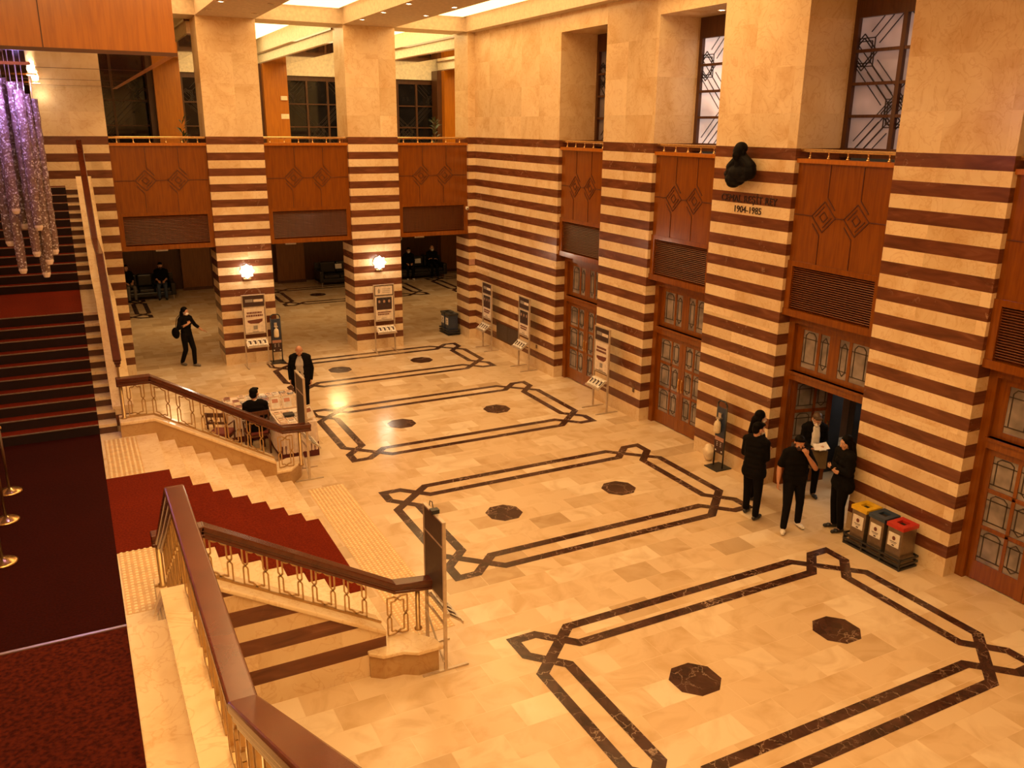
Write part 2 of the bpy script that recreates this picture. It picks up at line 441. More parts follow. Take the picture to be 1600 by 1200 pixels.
# ---------------------------------------------------------------- doors of the right wall
def pane_mesh(mb, x0, x1, y, z0, z1, gi, li, style=0):
    mb.box(x0, x1, y-.005, y+.005, z0, z1, gi)
    w = x1-x0; h = z1-z0
    def s(ax, az, bx, bz):
        mb.bar((x0+ax*w, y-.008, z0+az*h), (x0+bx*w, y-.008, z0+bz*h), .013, .01, (0,1,0), li)
    if style == 0:
        for x in (.16,.84): s(x, .14, x, .86)
        for z in (.14,.78): s(0, z, 1, z)
        s(.16,.86,.32,.95); s(.84,.86,.68,.95); s(.32,.95,.68,.95)
    else:
        for z in (.2,.8): s(0, z, 1, z)
        for z in (.2,.8): s(.2,z,.5,z+(.12 if z > .5 else -.12)); s(.8,z,.5,z+(.12 if z > .5 else -.12))
        s(.2,.2,.2,.8); s(.8,.2,.8,.8)
def leaf(parent, W, hinge_right, ang, name='leaf'):
    """door leaf hinged at local x=0, wide panes by the hinge"""
    fr = MB(); st, mu = .1, .05; ztop = 2.06
    c0 = (st, st+(W-2*st-mu)*.6); c1 = (c0[1]+mu, W-st)
    zr = [.3, .3+.52, .3+.52*2+.06, 1.96]
    rows = [(.3,.82), (.88,1.4), (1.46,1.96)]
    fr.box(0, st, -.025, .025, 0, ztop); fr.box(W-st, W, -.025, .025, 0, ztop)
    fr.box(c0[1], c1[0], -.02, .02, .3, 1.96)
    fr.box(st, W-st, -.025, .025, 0.01, .3); fr.box(st, W-st, -.025, .025, 1.96, ztop)
    for a, b in ((.82,.88), (1.4,1.46)): fr.box(st, W-st, -.02, .02, a, b)
    if hinge_right:
        fr.v = [(-x, y, z) for x, y, z in fr.v]; fr.f = [f[::-1] for f in fr.f]
    o = fr.build(name, M['wood'], parent)
    for a, b in rows:
        for k, (x0, x1) in enumerate((c0, c1)):
            p = MB()
            if hinge_right: pane_mesh(p, -x1, -x0, 0, a, b, 0, 1, k)
            else: pane_mesh(p, x0, x1, 0, a, b, 0, 1, k)
            p.build('pane', [M['doorglass'], M['lead']], o)
    h = MB(); hx = (W-.05)*(-1 if hinge_right else 1)
    h.tube((hx,-.05,.95), (hx,-.05,1.15), .012, 8); h.box(hx-.02, hx+.02, -.04, -.024, .9, 1.2)
    h.build('handle', M['brass'], o)
    o.rotation_euler = (0,0,ang)
    return o
M['doorglass'] = m_glass('grey leaded door glass', (.34,.29,.27), .12, 0, 4.0)
def door(n, W, loc, open_=False):
    y = .36
    fr = MB(); jw = .13
    fr.box(0, jw, y-.1, y+.12, 0, 3.3); fr.box(W-jw, W, y-.1, y+.12, 0, 3.3)
    fr.box(jw, W-jw, y-.1, y+.12, 2.08, 2.24); fr.box(jw, W-jw, y-.1, y+.12, 3.12, 3.3)
    fr.box(jw-.02, W-jw+.02, y-.13, y+.1, 2.2, 2.24)
    o = struct('door_%d' % n, fr, M['wood']); o.location = loc; o.rotation_euler = (0,0,-PI/2)
    iw = W-2*jw
    # transom lights
    t = MB(); z0, z1 = 2.24, 3.12
    xs = [jw+.1]; ws = [.34,.2,.2,.34]; gaps = [.06,.22,.06]
    tot = sum(ws)+sum(gaps); x = jw+(iw-tot)/2; spans = []
    for i, w in enumerate(ws):
        spans.append((x, x+w)); x += w+(gaps[i] if i < 3 else 0)
    t.box(jw, W-jw, y-.02, y+.02, z0, z0+.1); t.box(jw, W-jw, y-.02, y+.02, z1-.1, z1)
    edges = [jw]+[e for sp in spans for e in sp]+[W-jw]
    for i in range(0, 10, 2): t.box(edges[i], edges[i+1], y-.02, y+.02, z0+.1, z1-.1)
    to = t.build('transom', M['wood'], o)
    for i, (a, b) in enumerate(spans):
        p = MB(); pane_mesh(p, a, b, y, z0+.1, z1-.1, 0, 1, 0 if i in (0,3) else 1)
        p.build('pane', [M['doorglass'], M['lead']], to)
    lw = iw/2-.003
    l1 = leaf(o, lw, False, PI*.43 if open_ else 0); l1.location = (jw, y, .01)
    l2 = leaf(o, lw, True, -PI*.47 if open_ else 0); l2.location = (W-jw, y, .01)
    return o
for i, (a, b) in enumerate(OPEN_R): door(i+1, a-b, (0,a,0), i == 2)

# ---------------------------------------------------------------- leaded windows above the doors
M['win'] = [m_glass('frosted window, street glow %d' % i, c, .3, e, 1.5) for i, (c, e) in enumerate(
    [((.2,.17,.16), .05), ((.82,.68,.62), 1.0), ((.5,.4,.38), .3), ((.5,.42,.4), .25)])]
def window(n, W, loc, gl, rz=-PI/2, y=1.06, z0=5.95, z1=8.3, cols=2, rows=4):
    fr = MB(); f = .09
    fr.box(0, W, y-.04, y+.06, z1-.13, z1+.27); fr.box(0, W, y-.05, y+.06, z0, z0+.16)
    fr.box(0, f, y-.04, y+.06, z0+.16, z1-.13); fr.box(W-f, W, y-.04, y+.06, z0+.16, z1-.13)
    for i in range(1, cols):
        x = f+(W-2*f)*i/cols; fr.box(x-.04, x+.04, y-.04, y+.03, z0+.16, z1-.13)
    for j in range(1, rows):
        z = z0+.16+(z1-z0-.29)*j/rows; fr.box(f, W-f, y-.035, y+.03, z-.025, z+.025)
    o = struct('window_%d' % n, fr, M['wooddk']); o.location = loc; o.rotation_euler = (0,0,rz)
    MB().box(f, W-f, y+.035, y+.05, z0+.16, z1-.13).build('glass', gl, o)
    ld = MB(); xa, xb, za, zb = f, W-f, z0+.16, z1-.13
    def clip_line(ax, az, bx, bz, w=.012):
        # keep the part of a segment inside the glass
        t0, t1 = 0.0, 1.0; dx, dz = bx-ax, bz-az
        for p, q in ((-dx, ax-xa), (dx, xb-ax), (-dz, az-za), (dz, zb-az)):
            if abs(p) < 1e-9:
                if q < 0: return
            else:
                r_ = q/p
                if p < 0: t0 = max(t0, r_)
                else: t1 = min(t1, r_)
        if t1-t0 > .01:
            ld.bar((ax+dx*t0, y+.02, az+dz*t0), (ax+dx*t1, y+.02, az+dz*t1), w, .012, (0,1,0))
    stars = [(xa+(xb-xa)/2, za+(zb-za)*.27), (xb-.1, za+(zb-za)*.74), (xa+.1, za+(zb-za)*.74)]
    for cx, cz in stars:
        for s in (.17,.22):
            sq = [(cx-s,cz-s),(cx+s,cz-s),(cx+s,cz+s),(cx-s,cz+s)]; di = [(cx+s*1.3,cz),(cx,cz+s*1.3),(cx-s*1.3,cz),(cx,cz-s*1.3)]
            for pl in (sq, di):
                for i in range(4): clip_line(*pl[i], *pl[(i+1) % 4], .016)
        for sx in (-1,1):
            for sz in (-1,1):
                for o_ in (-.09, 0, .09):
                    clip_line(cx+sx*.22+o_, cz+sz*.22-o_*sx*sz, cx+sx*1.5+o_, cz+sz*1.5-o_*sx*sz)
    ld.build('lead_came', M['lead'], o)
    return o
for i, (a, b) in enumerate(OPEN_R):
    window(i+1, a-b, (0,a,0), M['win'][i])
    # sill board between the panel and the window
    s = struct('trim_%d' % tn[0], MB().box(.24, 1.1, b, a, 5.8, 5.87), M['woodlt']); tn[0] += 1

# ---------------------------------------------------------------- hall ceiling: beams at the piers, lit coves between them
ZR = 9.33
bays = [(-9.9,-7.61), (-6.16,-3.865), (-2.42,-.3)]
cr = [(-7.6,-.02), (-16.3,-8.9), (-25.4,-17.6)]
struct('ceiling', MB().box(XW-.3, 1.3, -26.5, .02, ZR+.12, ZR+.2), M['ceil'])
for a, b in ((-9.9-.0001-1.5,-9.9), P1, P2, (-.3,1.3)): struct('ceiling', MB().box(a, b, -26.2, -.002, ZC, ZR+.12), M['ceil'])
for a, b in bays:
    for y0, y1 in ((-8.9,-7.6), (-17.6,-16.3), (-26.2,-25.4)): struct('ceiling', MB().box(a, b, y0, y1, ZC, ZR+.12), M['ceil'])
    struct('ceiling', MB().box(a, b, -.02, 1.0, ZC+.005, ZR+.12), M['ceil'])
struct('ceiling', MB().box(XW, -11.4, -26.2, -12.2, ZC, ZC+.1), M['ceil'])
M['stair_fill'] = emit('added fill panel over the near stairs', (1,.595,.225), 6.0)
o = MB().box(-13.4, -10.2, -24.6, -16.0, ZC-.05, ZC-.01).build('ceiling_light', M['stair_fill']); tag(o, 'large fill light panel added over the near stair flight', 'ceiling light')  # glowing panel added out of view to brighten the near stairs
M['cove'] = emit('luminous cove panel', (1,.595,.225), 6.8); M['covefar'] = emit('luminous far cove panel', (1,.595,.225), 5.2)
cl_names = ['far', 'middle', 'near']; bn = ['left', 'centre', 'right']
for i, (a, b) in enumerate(bays):
    for j, (y0, y1) in enumerate(cr):
        if i == 2 and j == 2: continue                          # the right bay is unlit near the camera
        if i == 2 and j == 1: y0 = -12.6
        o = MB().box(a+.14, b-.14, y0+.14, y1-.14, ZR+.02, ZR+.08).build('ceiling_light', M['covefar' if j == 0 else 'cove'])
        MB().box(a+.1, b-.1, y0+.1, y1-.1, ZR+.08, ZR+.119).build('frame', M['ceilw'], o)
        tag(o, 'glowing cream ceiling panel in the %s cove of the %s bay' % (cl_names[j], bn[i]), 'ceiling light', 'lit ceiling coves')

# wood clad bulkhead over the stairs
bk = MB(); bx, by, bz = -9.57, -12.1, 7.2
bk.box(XW, bx, by, by+.1, bz, 9.58, 0); bk.box(bx-.1, bx, by+.1, -.02, bz, 9.58, 0)
bk.box(XW, bx-.1, by+.1, -.02, bz, bz+.06, 1)
for x in (-11.0,-12.9): bk.box(x-.006, x+.006, by-.003, by+.01, bz, 9.5, 2)
bk.box(XW, bx+.01, by-.012, by+.02, bz-.012, bz+.03, 2)
for y in (-1.5,-4.5,-8.5): bk.box(XW, bx, y-.01, y+.01, bz-.003, bz+.01, 2)
struct('ceiling', bk, [M['woodlt'], M['soffit'], M['line']])

# downlights
def downlight(loc, on, label, group):
    o = MB().lathe([(.085,0),(.085,-.012),(.065,-.016),(.065,0)], n=20).build('downlight', M['ceilw'], None, True)
    o.location = loc
    e = MB().lathe([(.064,-.006),(.064,-.001)], n=20).build('lamp', M['lampon'] if on else M['lampoff'], o)
    tag(o, label, 'ceiling light', group)
    return o
M['lampon'] = emit('downlight glow', (1,.78,.5), 40.0); M['lampoff'] = plain('unlit lamp', (.25,.16,.09), .3)
for y in (-4.7,-3.0,-1.37): downlight((-3.76,y,ZC), True, 'small lit downlight in the left row of the right ceiling beam', 'left row of lit beam downlights')
for y in (-4.7,-2.96): downlight((-2.67,y,ZC), True, 'small lit downlight in the right row of the right ceiling beam', 'right row of lit beam downlights')
downlight((-7.45,-2.92,ZC), True, 'the one lit downlight in the left ceiling beam', None)
for x, y in ((-7.46,-1.3), (-6.38,-1.14), (-6.39,-3.08)): downlight((x,y,ZC), False, 'unlit downlight in the left ceiling beam', 'unlit downlights of the left beam')
for y in (-2.8,-6.2): downlight((-11.25,y,7.2), True, 'lit downlight in the lacquered soffit over the far flight', 'soffit downlights over the far flight')
for i, (a, b) in enumerate(OPEN_R[1:3]): downlight((.55,(a+b)/2-.2,8.57), True, 'lit downlight above the ' + ('pale window' if i == 0 else 'star patterned window'), None)

# ---------------------------------------------------------------- upper gallery behind the back wall
struct('floor', MB().box(XW-1, 8, .24, 12.9, 4.62, ZT), M['cream'])
struct('ceiling', MB().box(XW-1, 8, 1.0, 12.9, 9.5, 9.6), M['ceilw'])
struct('wall_back', MB().box(XW-1, 8, 12.6, 12.9, ZT, 9.5), M['wooddk'])
M['cove2'] = emit('luminous gallery cove', (1,.72,.32), 4.0)
for i, c in enumerate((-7.7,-3.86,-.1,3.5)):
    b = MB()
    b.box(c, c+.95, 1.0, 11.3, 8.6, 8.64, 1); b.box(c, c+.95, 1.0, 11.3, 8.64, 8.95, 0); b.box(c-.05, c+1.0, 1.0, 11.3, 8.93, 8.98, 1); b.box(c, c+.95, 1.0, 11.3, 8.98, 9.5, 0)
    struct('ceiling', b, [M['ceilw'], M['soffit']])
    struct('wall_back', MB().box(c, c+.9, 10.6, 11.5, ZT, 8.6), M['woodlt'])
    struct('wall_back', MB().box(c-.2, c, 10.9, 11.5, ZT, 8.6), M['wooddk'])
    o = MB().box(c+1.05, c+3.6, 1.2, 10.4, 9.4, 9.45).build('ceiling_light', M['cove2'])
    tag(o, 'glowing ceiling panel of the gallery, ' + ['left', 'second', 'third', 'right'][i] + ' bay behind the piers', 'ceiling light', 'lit gallery ceiling panels')
for i, x in enumerate((-11.4,-6.7,-2.9,.9,4.4)):
    window(i+5, 2.7 if i else 3.6, (x,11.7,0), M['glassdk'], 0, 0.0, 5.3, 8.2, 3, 3)
struct('wall_left', MB().box(XW-1.3, XW-1, 0, 12.9, 0, 9.5), M['wooddk'])
struct('wall_back', MB().box(-13.7, -11.43, .3, .5, ZT, 5.85), M['cream'])
struct('wall_back', MB().box(XW-1, 8, 11.55, 11.6, 8.25, 9.5), M['ceilw'])
struct('wall_right', MB().box(8, 8.3, 0, 12.9, 0, 9.5), M['wooddk'])

# ---------------------------------------------------------------- lounge below the gallery
struct('ceiling', MB().box(XW-1, 8, 1.0, 12.9, 3.5, 3.6), M['ceil'])
struct('wall_back', MB().box(XW-1, 8, 12.6, 12.9, 0, 3.5), M['wooddk'])
M['woodmid'] = grain('lounge pilaster wood', (.22,.085,.02), (.16,.056,.012), .3, .2)
for a, b in ((-7.25,-6.15), (-3.5,-2.35), (3.9,5.2), (-12.6,-11.5)):
    struct('wall_back', MB().box(a, b, 12.2, 12.6, 0, 3.5), M['woodmid'])
    struct('baseboard_back', MB().box(a-.02, b+.02, 12.17, 12.2, 0, .12), M['wooddk'])
for a, b in ((-9.9,-7.61), (-6.16,-3.865), (-2.42,-.225)):      # ceiling edge behind the louvres
    struct('wall_back', MB().box(a, b, .3, 1.0, 3.3, 4.62), M['wooddk'])

# ---------------------------------------------------------------- vestibule behind the open door
ya, yb = OPEN_R[2]
struct('wall_right', MB().box(4.2, 4.3, yb-1.2, ya+1.2, 0, 2.6), plain('grey vestibule wall', (.09,.075,.065), .6))
struct('wall_right', MB().box(1.3, 4.2, ya+1.2, ya+1.3, 0, 2.6), M['wooddk'])
struct('wall_right', MB().box(1.3, 4.2, yb-1.3, yb-1.2, 0, 2.6), M['wooddk'])
struct('ceiling', MB().box(1.3, 4.3, yb-1.3, ya+1.3, 2.6, 2.7), M['ceil'])
# ------------------------------------------------------------------ stairs
XR, XCAP = -10.975, -10.735              # right edge of the upper carpets, inner edge of the coping
Y_N, Y_F = -14.8, -9.15                 # inner faces of the two side walls of the lower flight
x_top, TR = -10.13, .273                 # nosing of the landing, going of the lower flight
stair_l = MB(); carp = MB()
for i in range(9):
    z = ZL-i*R; x1 = x_top+i*TR
    if i > 0: stair_l.box(x1-TR, x1, Y_N, Y_F, 0, z)
st = stair_l.build('staircase', M['cream'], None, bevel=.008)
tag(st, 'pale marble staircase of eight steps running from the landing down to the hall floor', 'stairs')
for i in range(1, 9):
    z = ZL-i*R; x1 = x_top+i*TR
    carp.box(x1-TR, x1+.012, -13.45, -10.95, z, z+.012); carp.box(x1, x1+.012, -13.45, -10.95, z-R+.012, z)
carp.box(x_top, x_top+.012, -13.45, -10.95, ZL-R+.012, ZL)
carp.box(XR+.0, x_top+.012, -13.45, -10.95, ZL+.001, ZL+.012)
carp.build('carpet_runner', M['carpet'], st)['label'] = 'dark red carpet runner'
struct('floor', MB().box(XW, x_top, -15.6, -8.82, 0, ZL), M['cream'])
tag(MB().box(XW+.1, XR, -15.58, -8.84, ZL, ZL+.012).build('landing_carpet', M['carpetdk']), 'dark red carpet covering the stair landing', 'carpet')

def upper_flight(sgn, y0, lab, side):
    """flight along sgn*Y from the landing, 10 risers, half landing, 12 risers"""
    mb = MB(); cp = MB(); G = .265
    def yy(d): return y0+sgn*d
    d = 0; z = ZL; tops = []; HL, G2, SL = (2.27, G, .647) if sgn > 0 else (2.3, .288, .545)
    for i in range(10):
        z += R; L_ = G if i < 9 else G+HL
        tops.append((d, d+L_, z)); d += L_
    for i in range(12):
        z += R; L_ = G2 if i < 11 else .5
        tops.append((d, d+L_, z)); d += L_
    brown = 1
    for a, b, zt in tops:
        mb.box(XW+.03, -10.70, yy(a), yy(b), max(0, zt-.6), zt-.05, 1)      # dark marble risers
        mb.box(XW+.03, -10.70, yy(a-.015), yy(b), zt-.05, zt, 0)            # pale treads with a nosing
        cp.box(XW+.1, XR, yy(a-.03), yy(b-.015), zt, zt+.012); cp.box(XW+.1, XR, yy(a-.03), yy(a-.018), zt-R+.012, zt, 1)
    s = mb.build('staircase', [M['cream'], M['riser']], None)
    tag(s, lab + ' flight with pale treads and dark risers at the carpet edge', 'stairs')
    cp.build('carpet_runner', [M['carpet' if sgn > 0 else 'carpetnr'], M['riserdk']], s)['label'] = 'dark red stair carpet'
    n0 = None
    for a, b, zt in tops:
        if n0 is None: n0 = MB().box(XW+.1, XR, -.012, .012, -.007, .007).build('nosing', M['nosing'], s); n0['label'] = 'thin metal edging of a tread'; q_ = n0
        else: q_ = n0.copy(); COL.objects.link(q_); q_.parent = s
        q_.location = (0, yy(a-.024), zt+.013)
    # parapet with coping, following the flight
    lo, hi = -10.70, -10.43
    def prof(off):
        d1 = 9*G; d2 = d1+G+HL
        return [(yy(.12), ZL+R+off), (yy(d1), ZM+off), (yy(d2-.05), ZM+off), (yy(d2-.05+12*R/SL), ZT+off)]
    p = prof(.2)
    root = empty('balustrade', (0,0,0), 0, '%s balustrade of brass panels and mahogany rail on a marble parapet' % side, 'balustrade')
    MB().prism([(p[0][0],0)]+p+[(p[-1][0],0)], 'x', lo, hi).build('parapet', M['stripe'], root)
    c = MB(); q = prof(.2); q2 = prof(.25)
    c.prism(q+q2[::-1], 'x', XCAP, -10.405)
    c.build('coping', M['curb'], root)
    # mahogany rail
    rp = prof(.2+(.8 if sgn > 0 else .73))
    rm = MB()
    for (ya_, za_), (yb_, zb_) in zip(rp[:-1], rp[1:]):
        dd = V((0, yb_-ya_, zb_-za_)).normalized()*.02
        a, b = V((-10.57,ya_,za_))-dd, V((-10.57,yb_,zb_))+dd
        rm.bar(a+V((0,0,.045)), b+V((0,0,.045)), .13, .05); rm.bar(a, b, .1, .06); rm.bar(a-V((0,0,.05)), b-V((0,0,.05)), .07, .05)
    rm.bar((-10.57, rp[-1][0], rp[-1][1]+.03), (-10.57, yy(10*G+11*G2+HL+.1), rp[-1][1]+.03), .13, .1)
    rm.build('handrail', M['rail'], root, bevel=.012, seg=3)
    # brass panels between coping and rail
    def zat(y, pts):
        for (a, za), (b, zb) in zip(pts[:-1], pts[1:]):
            if (a-y)*(b-y) <= 0: return za+(zb-za)*(y-a)/(b-a)
        return pts[-1][1]
    base = prof(.25); d = .2; total = 10*G+HL+11*G2
    while d < total-.5:
        ya_, yb_ = yy(d), yy(d+.34)
        baluster_panel(root, V((-10.57,ya_,zat(ya_,base))), V((-10.57,yb_,zat(yb_,base))), .7)
        d += .45
    return root
def baluster_panel(root, a, b, h, mat='brassdk', r=.011):
    """ornamental panel: two bands crossing at mid height, standing on the line a-b"""
    m = MB(); d = b-a; U = V((0,0,1))
    def P(s, t): return a+d*s+U*(h*t)
    def pl(pts, rr=r):
        for p, q in zip(pts[:-1], pts[1:]): m.bar(P(*p), P(*q), .016, .022, d.cross(U))
    for f in (0, 1):
        g = (lambda s: s) if f == 0 else (lambda s: 1-s)
        # outer band swaps with the inner band at mid height
        pl([(g(.5),.93), (g(.32),.985), (g(.02),.985), (g(.02),.56), (g(.2),.44), (g(.2),.1), (g(.36),.1), (g(.5),.05)])
        pl([(g(.5),.93), (g(.38),.87), (g(.2),.87), (g(.2),.56), (g(.02),.44), (g(.02),.015), (g(.32),.015), (g(.5),.05)])
    return m.build('baluster_panel', M[mat], root)
M['riser'] = plain('brown marble riser', (.1,.035,.018), .3); M['nosing'] = plain('steel nosing', (.6,.5,.42), .25, .7)
upper_flight(1, -8.82, 'far upper', 'far')
upper_flight(-1, -15.6, 'near upper', 'near')

# balustrades of the lower flight
def lower_bal(sgn, yf, lab, h):
    """sgn=+1: wall grows to +Y (far side); -1: to -Y (near side)"""
    root = empty('balustrade', (0,0,0), 0, lab, 'balustrade')
    t = .35; ya, yb = yf, yf+sgn*t
    xs = -10.66; xe = x_top; xb = -8.2                       # level part, start of slope, end of slope
    zt0 = 1.65; zt1 = zt0-(xb-xe)*.586
    prof = [(xs,zt0), (xe,zt0), (xb,zt1)]
    w = MB().prism([(xs,0)]+prof+[(xb,0)], 'y', ya, yb)
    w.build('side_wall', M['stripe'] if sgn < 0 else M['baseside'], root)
    cp = MB(); k = .06
    cp.prism([(x,z) for x, z in prof]+[(x,z+k) for x, z in prof[::-1]], 'y', ya-sgn*.035, yb+sgn*.035)
    cp.build('coping', M['curb'], root, bevel=.015)
    ym = (ya+yb)/2
    # stepped pedestal at the foot
    z1 = .36
    pin = [(-8.42,.06), (-7.95,.1), (-7.66,.5)]; pout = [(-7.62,.6), (-7.88,.6), (-8.04,.5), (-8.28,.48), (-8.42,.38)]
    W_ = lambda pts: [(x, ya+sgn*o) for x, o in pts]
    MB().prism(W_(pin+pout), 'z', 0, z1-.05).build('pedestal', M['baseside'], root)
    top = [(-8.44,.02), (-7.93,.05), (-7.61,.46), (-7.57,.65), (-7.9,.65), (-8.05,.55), (-8.3,.53), (-8.44,.4)]
    MB().prism(W_(top), 'z', z1-.05, z1).build('pedestal_top', M['curb'], root, bevel=.012)
    zr = zt0+k+h-.07; rp = [(-10.62,zr), (xe,zr), (-8.03,zr-2.1*.586), (-7.52,zr-2.1*.586-.04)]
    rm = MB(); yend = [ym, ym, ym, ym+sgn*.04]
    for i in range(3):
        a = V((rp[i][0], yend[i], rp[i][1])); b = V((rp[i+1][0], yend[i+1], rp[i+1][1])); e = (b-a).normalized()*.02
        rm.bar(a-e+V((0,0,.04)), b+e+V((0,0,.04)), .15, .06); rm.bar(a-e, b+e, .11, .07); rm.bar(a-e-V((0,0,.05)), b+e-V((0,0,.05)), .13, .04)
    rm.build('handrail', M['rail'], root, bevel=.012, seg=3)
    base = [(x,z+k) for x, z in prof]
    def zat(x):
        for (a, za), (b, zb) in zip(base[:-1], base[1:]):
            if a <= x <= b: return za+(zb-za)*(x-a)/(b-a)
        return base[-1][1]
    x = -10.5; n = 0
    while x < -8.5:
        w_ = .27
        baluster_panel(root, V((x,ym,zat(x)+.02)), V((x+w_,ym,zat(x+w_)+.02)), h-.13)
        x += .372
    # low rail, end panel and newel on the pedestal
    baluster_panel(root, V((-8.12,ym,z1+.01)), V((-7.85,ym,z1+.01)), rp[3][1]-.1-z1)
    f = MB()
    for (a, za), (b, zb) in zip(base[:-1], base[1:]): f.bar((a,ym,za+.012), (b,ym,zb+.012), .03, .02)
    f.build('foot_rail', M['brassdk'], root)
    for x_, z0_, z1_ in ((-7.72,z1,rp[3][1]-.05), (-10.58,zt0+k,rp[0][1]-.05)):
        MB().lathe([(.05,0),(.05,.02),(.03,.03),(.03,z1_-z0_)], (x_,ym,z0_), 12).build('newel_post', M['brassdk'], root, True)
    return root
lower_bal(1, Y_F, 'balustrade on the far side of the short flight, beside the book stall', .7)
lower_bal(-1, Y_N, 'balustrade on the near side of the short flight, over the striped marble side wall', .62)

# raised dot paving
def tactile(x0, x1, y0, y1, z, lab, pitch=.062):
    mb = MB().box(x0, x1, y0, y1, z, z+.004)
    nx, ny = int((x1-x0)/pitch), int((y1-y0)/pitch)
    for i in range(nx):
        for j in range(ny):
            x = x0+(i+.5)*(x1-x0)/nx; y = y0+(j+.5)*(y1-y0)/ny; a, b = .017, .009
            vs = [(x-a,y-a,z+.004),(x+a,y-a,z+.004),(x+a,y+a,z+.004),(x-a,y+a,z+.004),(x-b,y-b,z+.011),(x+b,y-b,z+.011),(x+b,y+b,z+.011),(x-b,y+b,z+.011)]
            mb.add(vs, [(4,5,6,7),(0,1,5,4),(1,2,6,5),(2,3,7,6),(3,0,4,7)], 1)
    tag(mb.build('tactile_paving', [M['tact'], M['tactdot']]), lab, 'tactile paving')
M['tact'] = plain('yellowish dotted tile', (.68,.44,.2), .35); M['tactdot'] = plain('pale raised dots', (.95,.78,.5), .3)
tactile(-7.72, -7.06, -14.6, -9.35, 0, 'long dotted warning strip on the floor at the foot of the stairs')
tactile(-10.93, -10.45, -10.93, -9.2, ZL, 'dotted warning tiles on the landing at the far end of the carpet')
tactile(-10.96, -10.5, -14.95, -13.42, ZL, 'dotted warning tiles on the landing at the near end of the carpet')
